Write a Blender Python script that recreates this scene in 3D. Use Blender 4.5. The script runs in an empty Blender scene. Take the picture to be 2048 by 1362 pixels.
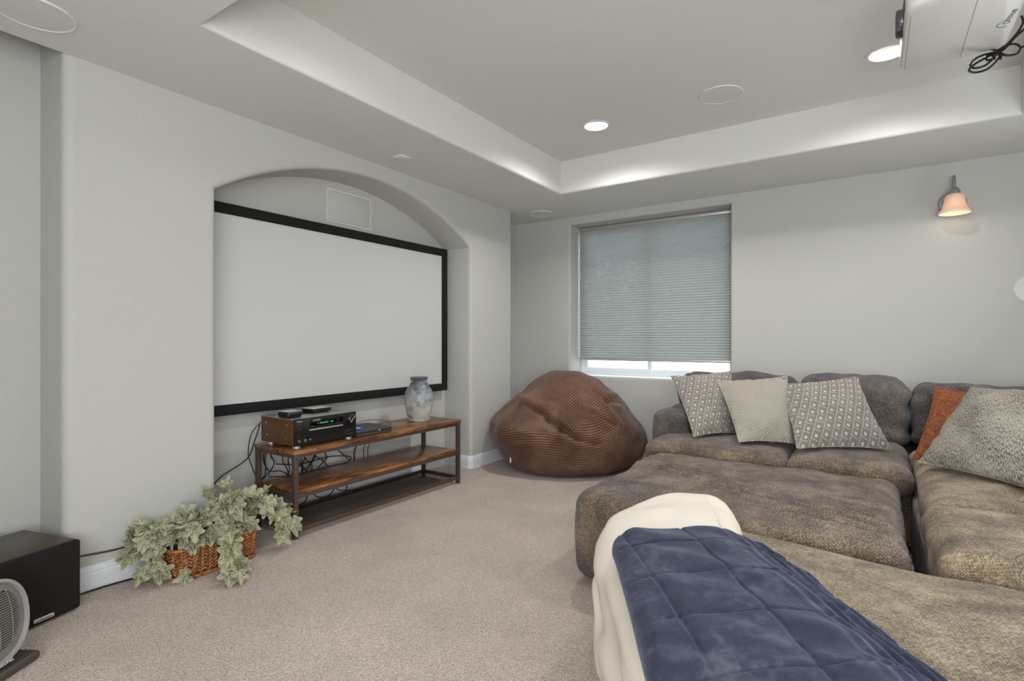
import bpy, bmesh, math, random
from mathutils import Vector, Matrix, noise
from mathutils.geometry import tessellate_polygon
C = bpy.context.scene.collection
R = math.radians
PI = math.pi
random.seed(7)

# ------------------------------------------------------------------ camera, world, lights, exposure
CA, SA = math.cos(R(34.0)), math.sin(R(34.0))
cam_d = bpy.data.cameras.new('camera')
cam = bpy.data.objects.new('camera', cam_d); C.objects.link(cam)
cam.location = (0, 0, 1.1)
cam.rotation_euler = (R(90), 0, R(34.0))
cam_d.sensor_width = 36.0
cam_d.lens = 36.0 * 1071.0 / 2048.0
cam_d.clip_start = 0.02
bpy.context.scene.camera = cam

world = bpy.data.worlds.new('world'); bpy.context.scene.world = world
world.use_nodes = True
bg = world.node_tree.nodes['Background']
bg.inputs[0].default_value = (0.80, 0.90, 1.0, 1)
bg.inputs[1].default_value = 5.0

def area(name, loc, target, sx, sy, power, col):
    d = bpy.data.lights.new(name, 'AREA'); d.shape = 'RECTANGLE'; d.size = sx; d.size_y = sy
    d.energy = power; d.color = col
    o = bpy.data.objects.new(name, d); C.objects.link(o); o.location = loc
    o.rotation_euler = (Vector(target) - Vector(loc)).to_track_quat('-Z', 'Y').to_euler()
    return o
# added fill light behind the camera; the near wall has no opening
area('fill_behind', (0.35, -1.45, 1.55), (-0.7, 3.0, 1.05), 1.8, 1.4, 58, (0.955, 0.98, 1.0))
# fill lights without any fixture or opening in the model
# two added to brighten the ceiling, from behind the camera and far right
area('fill_up_forward', (0.95, -0.75, 0.9), (-0.6, 3.0, 2.5), 1.3, 0.9, 50, (0.955, 0.98, 1.0))
area('fill_up_right', (1.22, 3.55, 1.10), (-1.2, 2.5, 2.5), 0.8, 0.8, 9, (0.955, 0.98, 1.0))
area('fill_right', (1.28, 0.35, 1.6), (-2.0, 2.2, 0.9), 1.3, 1.2, 12, (0.955, 0.98, 1.0))  # side fill standing before the closed right wall
CAN_POWER = (17.0, 12.0, 1.8, 6.0)
vs = bpy.context.scene.view_settings
vs.view_transform = 'Standard'; vs.look = 'None'; vs.gamma = 1.0; vs.use_curve_mapping = False
vs.exposure = 0.12

# ------------------------------------------------------------------ node material helpers
def lin(c):
    c /= 255.0
    return c / 12.92 if c <= 0.04045 else ((c + 0.055) / 1.055) ** 2.4
def col(r, g, b): return (lin(r), lin(g), lin(b), 1.0)

class NM:
    """small wrapper to write node materials"""
    def __init__(s, name):
        s.m = bpy.data.materials.new(name); s.m.use_nodes = True
        s.t = s.m.node_tree; s.n = s.t.nodes; s.b = s.n['Principled BSDF']; s.out = s.n['Material Output']
    def L(s, a, b): s.t.links.new(a, b)
    def setin(s, sock, v):
        if v is None: return
        if isinstance(v, bpy.types.NodeSocket): s.L(v, sock)
        else: sock.default_value = v
    def m_(s, op, a, b=None, c=None):
        n = s.n.new('ShaderNodeMath'); n.operation = op
        s.setin(n.inputs[0], a); s.setin(n.inputs[1], b)
        if c is not None: s.setin(n.inputs[2], c)
        return n.outputs[0]
    def coord(s, kind='Object'): return s.n.new('ShaderNodeTexCoord').outputs[kind]
    def attr(s, name):
        n = s.n.new('ShaderNodeAttribute'); n.attribute_name = name; return n
    def mapping(s, v, scale=(1, 1, 1), rot=(0, 0, 0), loc=(0, 0, 0)):
        n = s.n.new('ShaderNodeMapping'); s.L(v, n.inputs[0])
        n.inputs['Scale'].default_value = scale; n.inputs['Rotation'].default_value = rot; n.inputs['Location'].default_value = loc
        return n.outputs[0]
    def sep(s, v):
        n = s.n.new('ShaderNodeSeparateXYZ'); s.L(v, n.inputs[0]); return n.outputs
    def comb(s, x, y, z=0.0):
        n = s.n.new('ShaderNodeCombineXYZ'); s.setin(n.inputs[0], x); s.setin(n.inputs[1], y); s.setin(n.inputs[2], z); return n.outputs[0]
    def noise(s, v, scale, detail=2.0, rough=0.5, dist=0.0):
        n = s.n.new('ShaderNodeTexNoise'); s.L(v, n.inputs['Vector'])
        n.inputs['Scale'].default_value = scale; n.inputs['Detail'].default_value = detail
        n.inputs['Roughness'].default_value = rough; n.inputs['Distortion'].default_value = dist
        return n.outputs['Fac']
    def voronoi(s, v, scale, feature='F1'):
        n = s.n.new('ShaderNodeTexVoronoi'); n.feature = feature; s.L(v, n.inputs['Vector']); n.inputs['Scale'].default_value = scale
        return n.outputs['Distance']
    def brick(s, v, scale=1.0, w=0.5, h=0.25, mortar=0.02, smooth=0.3):
        n = s.n.new('ShaderNodeTexBrick'); s.L(v, n.inputs['Vector'])
        n.inputs['Scale'].default_value = scale; n.inputs['Brick Width'].default_value = w
        n.inputs['Row Height'].default_value = h; n.inputs['Mortar Size'].default_value = mortar
        n.inputs['Mortar Smooth'].default_value = smooth
        return n.outputs['Fac']
    def ramp(s, f, stops):
        n = s.n.new('ShaderNodeValToRGB'); s.L(f, n.inputs[0]); e = n.color_ramp.elements
        while len(e) < len(stops): e.new(0.5)
        for k, (p, c) in enumerate(stops):
            e[k].position = p; e[k].color = c if len(c) == 4 else (*c, 1)
        return n.outputs[0]
    def rng(s, f, a, b, c=0.0, d=1.0):
        n = s.n.new('ShaderNodeMapRange'); s.L(f, n.inputs[0])
        for k, v in enumerate((a, b, c, d)): n.inputs[k + 1].default_value = v
        return n.outputs[0]
    def mix(s, f, a, b, mode='MIX'):
        n = s.n.new('ShaderNodeMix'); n.data_type = 'RGBA'; n.blend_type = mode
        s.setin(n.inputs['Factor'], f); s.setin(n.inputs[6], a); s.setin(n.inputs[7], b)
        return n.outputs[2]
    def bump(s, h, strength=0.5, dist=0.01, prev=None):
        n = s.n.new('ShaderNodeBump'); s.L(h, n.inputs['Height'])
        n.inputs['Strength'].default_value = strength; n.inputs['Distance'].default_value = dist
        if prev is not None: s.L(prev, n.inputs['Normal'])
        return n.outputs[0]
    def fin(s, color=None, rough=None, normal=None, metal=None, **kw):
        s.setin(s.b.inputs['Base Color'], color); s.setin(s.b.inputs['Roughness'], rough)
        s.setin(s.b.inputs['Metallic'], metal)
        if normal is not None: s.L(normal, s.b.inputs['Normal'])
        for k, v in kw.items(): s.setin(s.b.inputs[k.replace('_', ' ')], v)
        return s.m

def plain(name, c, rough=0.5, metal=0.0, **kw):
    k = NM(name); return k.fin(c, rough, None, metal, **kw)

def grainy(name, c, rough=0.5, metal=0.0, amp=0.12, scale=40.0, bump=0.0, **kw):
    k = NM(name); v = k.coord('Object'); f = k.noise(v, scale, 3)
    dark = tuple(x * (1 - amp) for x in c[:3]) + (1,); light = tuple(min(1, x * (1 + amp)) for x in c[:3]) + (1,)
    nrm = k.bump(f, bump, 0.002) if bump else None
    return k.fin(k.mix(f, dark, light), rough, nrm, metal, **kw)

def wall_mat(name, c):
    k = NM(name); v = k.coord('Object')
    a = k.noise(v, 75, 3, 0.55, 0.6); b = k.noise(v, 170, 2)
    h = k.m_('ADD', k.rng(a, 0.42, 0.62), k.m_('MULTIPLY', b, 0.4))
    base = k.noise(v, 1.3, 2)
    dark = tuple(x * 0.97 for x in c[:3]) + (1,)
    return k.fin(k.mix(base, dark, c), 0.85, k.bump(h, 0.20, 0.003), Specular_IOR_Level=0.25)

M = {}
M['wall'] = wall_mat('wall_paint', col(192, 192, 188))
M['ceil'] = wall_mat('ceiling_paint_brightened', col(218, 218, 214))  # same paint as the walls, colour lightened to stand in for ceiling light
M['trim'] = grainy('trim_white', col(226, 230, 234), 0.4, amp=0.02)
M['plastic_white'] = grainy('white_plastic', col(222, 222, 219), 0.38, amp=0.02)
M['speaker_white'] = grainy('white_speaker_grille', col(214, 214, 210), 0.6, amp=0.03, scale=900, bump=0.3)
M['black_plastic'] = grainy('black_plastic', col(14, 13, 14), 0.35, amp=0.2)
M['black_felt'] = grainy('black_velvet_frame', col(9, 8, 9), 0.9, amp=0.3, scale=300, bump=0.4)
M['cable'] = plain('black_cable', col(16, 15, 15), 0.5)
M['cable_brown'] = plain('brown_cable', col(58, 34, 26), 0.5)
M['cable_white'] = plain('white_cable', col(222, 216, 205), 0.5)
M['chrome'] = grainy('brushed_nickel', col(176, 180, 188), 0.34, 1.0, amp=0.1, scale=200)
M['knob_metal'] = grainy('dark_spun_metal', col(120, 122, 128), 0.25, 1.0, amp=0.15, scale=300)
M['silver'] = grainy('silver_plastic', col(190, 188, 186), 0.35, 0.5, amp=0.05)
M['print'] = plain('white_print', col(215, 215, 215), 0.6)
M['print_grey'] = plain('grey_print', col(90, 92, 92), 0.6)
M['blue'] = plain('blue_plastic', col(38, 96, 200), 0.35)
M['green_led'] = plain('green_display', (0.1, 0.5, 0.35, 1), 0.5, Emission_Color=(0.25, 0.95, 0.65, 1), Emission_Strength=0.28)
M['frame_metal'] = grainy('bronze_powdercoat', col(88, 72, 62), 0.40, 0.3, amp=0.12, scale=260, bump=0.15)
M['mesh_metal'] = plain('dark_expanded_metal', col(30, 24, 21), 0.45, 0.3)
M['glass'] = None
k = NM('window_glass'); M['glass'] = k.fin((1, 1, 1, 1), 0.0, None, 0.0, Transmission_Weight=1.0, IOR=1.02)
M['outdoor'] = grainy('pale_gravel', col(235, 232, 225), 0.9, amp=0.1, scale=12)

def screen_mat():
    k = NM('projection_screen'); f = k.noise(k.coord('Object'), 900, 2)
    return k.fin(k.mix(f, col(196, 197, 197), col(204, 205, 205)), 0.42, None, 0.0, Specular_IOR_Level=0.5)
M['screen'] = screen_mat()

def carpet_mat():
    k = NM('beige_carpet'); v = k.coord('Object')
    n1 = k.noise(v, 190, 3, 0.7, 0.4); n2 = k.noise(v, 60, 3, 0.6, 0.5); n3 = k.noise(v, 2.6, 3, 0.6); n4 = k.voronoi(v, 150)
    base = k.ramp(n1, [(0.34, col(126, 110, 99)), (0.43, col(212, 194, 181)), (0.64, col(248, 232, 220))])
    big = k.rng(n3, 0.35, 0.65, 0.90, 1.06)
    mid = k.rng(n2, 0.3, 0.7, 0.86, 1.1)
    mul = k.m_('MULTIPLY', big, mid)
    c = k.mix(1.0, base, k.comb(mul, mul, mul), 'MULTIPLY')
    h = k.m_('ADD', k.m_('ADD', n1, k.m_('MULTIPLY', n2, 0.8)), k.m_('MULTIPLY', n4, -0.7))
    return k.fin(c, 1.0, k.bump(h, 0.9, 0.012), 0.0, Specular_IOR_Level=0.05, Sheen_Weight=0.25)
M['carpet'] = carpet_mat()

def sofa_mat(name, dark, mid, light, cell=0.015, weave=1.0, nap=1.0):
    k = NM(name); uv = k.coord('UV'); ob = k.coord('Object')
    wob = k.noise(uv, 30, 2); 
    w1 = k.mapping(uv, (1, 1, 1), (0, 0, R(33)))
    s1 = k.sep(w1); w2 = k.comb(k.m_('MULTIPLY_ADD', wob, 0.006, s1[0]), k.m_('MULTIPLY_ADD', wob, 0.006, s1[1]))
    br = k.brick(w2, 1.0, cell, cell * 0.52, cell * 0.12, 1.0)      # 1 = mortar
    big = k.noise(ob, 6.0, 6, 0.72, 0.2); fine = k.noise(ob, 330, 2, 0.6); st = k.noise(k.mapping(w1, (90, 420, 1)), 1.0, 2)
    grain = k.noise(k.mapping(w1, (150, 70, 1)), 1.0, 3, 0.75)
    f = k.m_('ADD', k.m_('MULTIPLY', k.rng(big, 0.25, 0.75), 0.45 * nap), k.m_('ADD', k.m_('MULTIPLY', k.m_('ADD', fine, st), 0.16), k.m_('MULTIPLY', k.rng(grain, 0.32, 0.68), 0.38)))
    c = k.ramp(f, [(0.24, dark), (0.50, mid), (0.86, light)])
    brush = k.rng(k.noise(ob, 9.0, 3, 0.6), 0.38, 0.58, 1.0, 0.35)
    bf = k.m_('MULTIPLY', br, brush)
    c = k.mix(k.m_('MULTIPLY', bf, 0.62 * weave), c, tuple(x * 0.45 for x in dark[:3]) + (1,))
    h = k.m_('ADD', k.m_('MULTIPLY', bf, -1.0), k.m_('ADD', k.m_('MULTIPLY', st, 0.6), k.m_('MULTIPLY', grain, 0.8)))
    return k.fin(c, 0.85, k.bump(h, 0.9, 0.005), 0.0, Specular_IOR_Level=0.15, Sheen_Weight=0.4, Sheen_Roughness=0.45, Sheen_Tint=col(175, 190, 215))
M['sofa'] = sofa_mat('chenille_brown', col(66, 53, 43), col(110, 94, 78), col(178, 158, 132))
M['sofa_shaded'] = sofa_mat('chenille_shadow_grey', col(52, 46, 45), col(86, 78, 74), col(146, 134, 122), weave=1.0, cell=0.014)  # darker copy of the chenille, with shade put into the colour
M['sofa_brush'] = sofa_mat('chenille_brushed', col(88, 72, 55), col(142, 123, 97), col(214, 194, 160), weave=0.55, nap=1.1, cell=0.011)

def bean_mat():
    k = NM('brown_corduroy'); uv = k.coord('UV'); s = k.sep(uv)
    ph = k.m_('MULTIPLY', s[1], 2 * PI / 0.0195)
    rib = k.m_('MULTIPLY_ADD', k.m_('SINE', ph), 0.5, 0.5)
    rib = k.m_('POWER', rib, 0.4)
    n = k.noise(k.coord('Object'), 3.5, 4, 0.6, 0.8); f = k.noise(k.coord('Object'), 260, 2)
    base = k.ramp(k.m_('ADD', k.m_('MULTIPLY', n, 0.8), k.m_('MULTIPLY', f, 0.2)), [(0.32, col(90, 62, 46)), (0.52, col(122, 87, 67)), (0.72, col(156, 118, 95))])
    c = k.mix(k.m_('MULTIPLY', k.m_('SUBTRACT', 1.0, rib), 0.75), base, col(40, 25, 21))  # grooves darkened in the colour, standing in for shade between ribs
    return k.fin(c, 0.72, k.bump(rib, 0.8, 0.008), 0.0, Specular_IOR_Level=0.2, Sheen_Weight=0.3, Sheen_Roughness=0.4, Sheen_Tint=col(200, 205, 220))
M['bean'] = bean_mat()

def blanket_mat():
    k = NM('navy_plush'); v = k.coord('Object'); n = k.noise(v, 7, 4, 0.6, 1.2); f = k.noise(v, 320, 2); m = k.noise(k.mapping(v, (1, 1, 1)), 26, 3, 0.6, 1.0)
    t = k.m_('ADD', k.m_('MULTIPLY', n, 0.55), k.m_('ADD', k.m_('MULTIPLY', m, 0.35), k.m_('MULTIPLY', f, 0.1)))
    c = k.ramp(t, [(0.36, col(34, 38, 56)), (0.52, col(50, 54, 74)), (0.68, col(86, 89, 102))])
    return k.fin(c, 0.8, k.bump(k.m_('ADD', f, k.m_('MULTIPLY', m, 0.8)), 0.4, 0.003), 0.0, Specular_IOR_Level=0.15, Sheen_Weight=0.32, Sheen_Roughness=0.35, Sheen_Tint=col(190, 200, 226))
M['blanket'] = blanket_mat()
def comf_mat():
    k = NM('white_cotton'); v = k.coord('Object'); n = k.noise(v, 9, 3)
    return k.fin(k.mix(n, col(234, 226, 213), col(240, 233, 222)), 0.85, k.bump(k.noise(v, 700, 2), 0.1, 0.001), 0.0, Specular_IOR_Level=0.1)
M['comforter'] = comf_mat()

def patt_mat():
    k = NM('grey_geometric_weave'); uv = k.mapping(k.coord('UV'), (1, 1, 1), (0, 0, R(28))); s = k.sep(uv)
    a = k.m_('MULTIPLY', s[0], 9.5); b = k.m_('MULTIPLY', k.m_('ADD', s[1], k.m_('MULTIPLY', k.m_('FLOOR', a), 0.045)), 9.5)
    fx = k.m_('FRACT', a); fy = k.m_('FRACT', b)
    sq = k.m_('MULTIPLY', k.m_('LESS_THAN', k.m_('ABSOLUTE', k.m_('SUBTRACT', fx, 0.55)), 0.15), k.m_('LESS_THAN', k.m_('ABSOLUTE', k.m_('SUBTRACT', fy, 0.55)), 0.15))
    l1 = k.m_('MULTIPLY', k.m_('LESS_THAN', k.m_('ABSOLUTE', k.m_('SUBTRACT', fx, 0.13)), 0.035), k.m_('GREATER_THAN', fy, 0.13))
    l2 = k.m_('MULTIPLY', k.m_('LESS_THAN', k.m_('ABSOLUTE', k.m_('SUBTRACT', fy, 0.13)), 0.035), k.m_('LESS_THAN', fx, 0.86))
    pat = k.m_('MAXIMUM', sq, k.m_('MULTIPLY', k.m_('MAXIMUM', l1, l2), 0.9))
    n = k.noise(k.coord('UV'), 120, 3, 0.7); big = k.noise(k.coord('UV'), 3, 2)
    base = k.mix(n, col(98, 92, 86), col(146, 140, 132))
    base = k.mix(k.rng(big, 0.45, 0.7, 0, 0.35), base, col(160, 158, 154))
    c = k.mix(pat, base, col(188, 183, 174))
    return k.fin(c, 0.85, k.bump(k.m_('ADD', pat, n), 0.5, 0.003), 0.0, Specular_IOR_Level=0.15, Sheen_Weight=0.3)
M['pattern'] = patt_mat()
def cream_mat():
    k = NM('cream_nubby_knit'); uv = k.mapping(k.coord('UV'), (1, 1, 1), (0, 0, R(20)))
    b = k.brick(uv, 1.0, 0.040, 0.020, 0.006, 0.9); n = k.noise(uv, 80, 3, 0.7); big = k.noise(uv, 4, 2)
    c = k.mix(n, col(206, 197, 184), col(238, 231, 220)); c = k.mix(k.m_('MULTIPLY', b, 0.55), c, col(150, 140, 128))
    return k.fin(c, 0.9, k.bump(k.m_('SUBTRACT', n, b), 0.9, 0.009), 0.0, Specular_IOR_Level=0.1)
M['cream'] = cream_mat()
def tweed_mat():
    k = NM('black_white_tweed'); uv = k.coord('UV')
    a = k.noise(k.mapping(uv, (190, 42, 1), (0, 0, R(4))), 1.0, 3, 0.7); b = k.noise(uv, 3.0, 3, 0.5); f = k.noise(uv, 90, 2)
    t = k.m_('ADD', k.m_('MULTIPLY', a, 0.75), k.m_('ADD', k.m_('MULTIPLY', b, 0.22), k.m_('MULTIPLY', f, 0.12)))
    c = k.ramp(t, [(0.40, col(34, 32, 30)), (0.48, col(98, 92, 84)), (0.55, col(158, 152, 142)), (0.72, col(192, 187, 178))])
    return k.fin(c, 0.9, k.bump(a, 0.5, 0.004), 0.0, Specular_IOR_Level=0.1)
M['tweed'] = tweed_mat()
def rust_mat():
    k = NM('rust_orange_velvet'); uv = k.coord('UV'); n = k.noise(uv, 26, 3, 0.6, 0.6); b = k.noise(uv, 110, 2)
    c = k.ramp(k.m_('ADD', k.m_('MULTIPLY', n, 0.7), k.m_('MULTIPLY', b, 0.3)), [(0.35, col(96, 54, 36)), (0.5, col(128, 76, 52)), (0.7, col(156, 104, 78))])
    return k.fin(c, 0.85, k.bump(n, 0.4, 0.004), 0.0, Specular_IOR_Level=0.1)
M['rust'] = rust_mat()

def wood_mat():
    k = NM('rustic_brown_board'); v = k.coord('Object')
    g = k.noise(k.mapping(v, (60, 3.0, 60)), 1.0, 5, 0.65, 0.8); b = k.noise(k.mapping(v, (11, 3.6, 11)), 1.0, 4, 0.65, 0.9)
    t = k.m_('ADD', k.m_('MULTIPLY', g, 0.45), k.m_('MULTIPLY', b, 0.55))
    c = k.ramp(t, [(0.36, col(48, 28, 17)), (0.46, col(104, 66, 38)), (0.55, col(150, 100, 58)), (0.68, col(186, 136, 86))])
    return k.fin(c, 0.30, k.bump(g, 0.10, 0.002), 0.0, Specular_IOR_Level=0.7)
M['wood'] = wood_mat()
def vase_mat():
    k = NM('glazed_stoneware'); v = k.coord('Object'); z = k.sep(v)[2]
    n = k.noise(v, 16, 5, 0.7, 0.3); n2 = k.noise(k.mapping(v, (1, 1, 1), (0, 0, 0), (3, 1, 2)), 14, 3, 0.6, 0.5)
    t = k.m_('ADD', k.m_('MULTIPLY', z, 1.5), k.m_('MULTIPLY', k.m_('SUBTRACT', n, 0.5), 1.1))
    c = k.ramp(t, [(0.06, col(186, 186, 178)), (0.2, col(160, 162, 160)), (0.34, col(126, 134, 146)), (0.46, col(86, 90, 96))])
    c = k.mix(k.rng(n2, 0.56, 0.70), c, col(128, 112, 96))
    return k.fin(c, 0.42, k.bump(n, 0.2, 0.004))
M['vase'] = vase_mat()
def wick_mat():
    k = NM('woven_bamboo'); n = k.noise(k.coord('Object'), 70, 3)
    return k.fin(k.ramp(n, [(0.35, col(124, 72, 34)), (0.55, col(172, 110, 60)), (0.75, col(204, 146, 92))]), 0.42, k.bump(n, 0.3, 0.002))
M['wicker'] = wick_mat()
def leaf_mat():
    k = NM('variegated_ivy_leaf'); uv = k.coord('UV'); s = k.sep(uv)
    r = k.attr('edge').outputs['Fac']; oi = k.n.new('ShaderNodeObjectInfo').outputs['Random']
    n = k.noise(uv, 9, 3, 0.6, 0.8)
    t = k.m_('ADD', r, k.m_('MULTIPLY', k.m_('SUBTRACT', n, 0.5), 0.9))
    green = k.mix(oi, col(104, 110, 86), col(162, 160, 128)); pale = k.mix(oi, col(208, 204, 176), col(162, 168, 140))
    c = k.mix(k.rng(t, 0.55, 1.0), green, pale)
    vein = k.attr('vein').outputs['Fac']
    c = k.mix(k.m_('MULTIPLY', vein, 0.6), c, col(212, 210, 180))
    return k.fin(c, 0.6, k.bump(n, 0.3, 0.003), 0.0, Specular_IOR_Level=0.3)
M['leaf'] = leaf_mat()
M['stem'] = grainy('tan_stem', col(150, 122, 76), 0.6)
M['soil'] = grainy('dark_moss', col(28, 24, 20), 0.95, amp=0.5, scale=60, bump=0.8)
M['sub_black'] = grainy('black_ash_cabinet', col(58, 46, 36), 0.34, amp=0.25, scale=9, bump=0.1)
M['sub_cloth'] = grainy('black_grille_cloth', col(20, 9, 10), 0.95, amp=0.35, scale=500, bump=0.4)
M['fan_grey'] = grainy('grey_plastic', col(120, 116, 110), 0.42, amp=0.05)
M['fan_dark'] = grainy('dark_grey_plastic', col(70, 64, 58), 0.42, amp=0.08)
M['fan_bezel'] = grainy('silver_bezel', col(170, 166, 166), 0.3, 0.3, amp=0.04)
M['frosted'] = None
k = NM('alabaster_glass'); M['frosted'] = k.fin(col(228, 204, 180), 0.5, None, 0.0, Emission_Color=(1.0, 0.70, 0.48, 1), Emission_Strength=0.07, Subsurface_Weight=0.2)
k = NM('lamp_glow'); M['glow'] = k.fin(col(255, 250, 240), 0.5, None, 0.0, Emission_Color=(1.0, 0.96, 0.88, 1), Emission_Strength=1.5)
k = NM('warm_bulb'); M['bulb'] = k.fin(col(255, 240, 210), 0.5, None, 0.0, Emission_Color=(1.0, 0.78, 0.5, 1), Emission_Strength=1.5)
def can_in():
    k = NM('can_baffle_white'); return k.fin(col(190, 188, 182), 0.6, None, 0.0)
M['baffle'] = can_in()
def blind_mat():
    k = NM('cellular_shade_fabric'); v = k.coord('Object'); n = k.noise(v, 500, 2)
    c = k.mix(n, col(166, 168, 163), col(180, 182, 177))
    k.fin(c, 0.9, None, 0.0, Specular_IOR_Level=0.1)
    tr = k.n.new('ShaderNodeBsdfTranslucent'); tr.inputs[0].default_value = col(186, 198, 200)
    ms = k.n.new('ShaderNodeMixShader'); ms.inputs[0].default_value = 0.085
    k.L(k.b.outputs[0], ms.inputs[1]); k.L(tr.outputs[0], ms.inputs[2]); k.L(ms.outputs[0], k.out.inputs[0])
    return k.m
M['blind'] = blind_mat()

# ------------------------------------------------------------------ object helpers
def mesh_obj(name, verts, faces, mat, parent=None, smooth=False, loc=None):
    me = bpy.data.meshes.new(name); me.from_pydata([tuple(v) for v in verts], [], faces); me.update()
    return finish(name, me, mat, parent, smooth, loc)
def finish(name, me, mat, parent=None, smooth=False, loc=None):
    if mat: me.materials.append(mat)
    if smooth:
        me.polygons.foreach_set('use_smooth', [True] * len(me.polygons))
    o = bpy.data.objects.new(name, me); C.objects.link(o)
    if parent: o.parent = parent
    if loc: o.location = loc
    return o
def bm_obj(name, bm, mat, parent=None, smooth=False, loc=None):
    bmesh.ops.recalc_face_normals(bm, faces=bm.faces)
    me = bpy.data.meshes.new(name); bm.to_mesh(me); bm.free()
    return finish(name, me, mat, parent, smooth, loc)
def autosmooth(o, ang=35):
    me = o.data
    me.polygons.foreach_set('use_smooth', [True] * len(me.polygons))
    bm = bmesh.new(); bm.from_mesh(me)
    for e in bm.edges:
        if len(e.link_faces) == 2 and e.calc_face_angle(0) > R(ang): e.smooth = False
    bm.to_mesh(me); bm.free()
    return o
def thing(name, label, cat, loc=(0, 0, 0), rotz=0.0, group=None):
    o = bpy.data.objects.new(name, None); C.objects.link(o); o.empty_display_size = 0.05
    o.location = loc; o.rotation_euler = (0, 0, rotz)
    return tag(o, label, cat, group)
def tag(o, label=None, cat=None, group=None, kind=None):
    if label: o['label'] = label
    if cat: o['category'] = cat
    if group: o['group'] = group
    if kind: o['kind'] = kind
    return o
def struct(o): o['kind'] = 'structure'; return o

def add_box(bm, x0, x1, y0, y1, z0, z1, bev=0.0, seg=2, mtx=None):
    r = bmesh.ops.create_cube(bm, size=1.0); vs_ = r['verts']
    for v in vs_:
        v.co = Vector(((x0 + x1) / 2 + v.co.x * (x1 - x0), (y0 + y1) / 2 + v.co.y * (y1 - y0), (z0 + z1) / 2 + v.co.z * (z1 - z0)))
    if bev > 0:
        es = list({e for v in vs_ for e in v.link_edges})
        rb = bmesh.ops.bevel(bm, geom=es, offset=bev, segments=seg, profile=0.5, affect='EDGES')
        vs_ = list({v for f in rb['faces'] for v in f.verts} | {v for v in vs_ if v.is_valid})
    if mtx is not None:
        for v in vs_: v.co = mtx @ v.co
    return vs_
def box(name, x0, x1, y0, y1, z0, z1, mat, parent=None, bev=0.003, seg=2, loc=None):
    bm = bmesh.new(); add_box(bm, x0, x1, y0, y1, z0, z1, bev, seg)
    return autosmooth(bm_obj(name, bm, mat, parent, False, loc), 40)

def smooth_path(pts, n=8):
    """Catmull-Rom through points"""
    P = [Vector(p) for p in pts]
    if len(P) < 3: return P
    out = []
    for i in range(len(P) - 1):
        p0 = P[max(i - 1, 0)]; p1 = P[i]; p2 = P[i + 1]; p3 = P[min(i + 2, len(P) - 1)]
        for j in range(n):
            t = j / n
            out.append(0.5 * ((2 * p1) + (p2 - p0) * t + (2 * p0 - 5 * p1 + 4 * p2 - p3) * t * t + (3 * p1 - p0 - 3 * p2 + p3) * t ** 3))
    out.append(P[-1]); return out
def tube_data(path, rad, seg=8, cap=True):
    V, F = [], []
    n = len(path); up = Vector((0, 0, 1)); prev = None
    for i, p in enumerate(path):
        t = (path[min(i + 1, n - 1)] - path[max(i - 1, 0)])
        if t.length < 1e-9: t = Vector((0, 0, 1))
        t.normalize()
        a = prev if prev is not None else (up if abs(t.z) < 0.9 else Vector((1, 0, 0)))
        a = (a - t * a.dot(t)); a = a.normalized() if a.length > 1e-6 else t.orthogonal().normalized()
        prev = a; b = t.cross(a)
        r = rad(i / (n - 1)) if callable(rad) else rad
        for k_ in range(seg):
            an = 2 * PI * k_ / seg; V.append(p + a * math.cos(an) * r + b * math.sin(an) * r)
    for i in range(n - 1):
        for k_ in range(seg):
            k2 = (k_ + 1) % seg
            F.append((i * seg + k_, i * seg + k2, (i + 1) * seg + k2, (i + 1) * seg + k_))
    if cap: F.append(tuple(range(seg))[::-1]); F.append(tuple((n - 1) * seg + q for q in range(seg)))
    return V, F
def tube(name, pts, rad, mat, parent=None, seg=8, n=8, loc=None):
    V, F = tube_data(smooth_path(pts, n) if n > 1 else [Vector(p) for p in pts], rad, seg)
    return mesh_obj(name, V, F, mat, parent, True, loc)
def lathe_data(prof, seg=48, cap0=True, cap1=True):
    V, F = [], []
    for r, z in prof:
        for k_ in range(seg):
            a = 2 * PI * k_ / seg; V.append((r * math.cos(a), r * math.sin(a), z))
    for i in range(len(prof) - 1):
        for k_ in range(seg):
            k2 = (k_ + 1) % seg; F.append((i * seg + k_, i * seg + k2, (i + 1) * seg + k2, (i + 1) * seg + k_))
    if cap0: F.append(tuple(range(seg))[::-1])
    if cap1: F.append(tuple((len(prof) - 1) * seg + q for q in range(seg)))
    return V, F
def lathe(name, prof, mat, parent=None, seg=48, cap0=True, cap1=True, mtx=None, loc=None):
    V, F = lathe_data(prof, seg, cap0, cap1)
    if mtx is not None: V = [mtx @ Vector(v) for v in V]
    return autosmooth(mesh_obj(name, V, F, mat, parent, True, loc), 40)

def text(name, body, size, mat, parent, mtx, depth=0.0004, align='LEFT'):
    cu = bpy.data.curves.new('t', 'FONT'); cu.body = body; cu.size = size; cu.extrude = depth; cu.align_x = align; cu.resolution_u = 3
    to = bpy.data.objects.new('t', cu); C.objects.link(to)
    bpy.context.view_layer.update()
    me = bpy.data.meshes.new_from_object(to)
    bpy.data.objects.remove(to); bpy.data.curves.remove(cu)
    me.name = name; me.transform(mtx)
    me.materials.clear()
    return finish(name, me, mat, parent)
def frame_mtx(o, xdir, ydir):
    x = Vector(xdir).normalized(); y = Vector(ydir).normalized(); z = x.cross(y)
    m = Matrix((x, y, z)).transposed().to_4x4(); m.translation = Vector(o); return m

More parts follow.
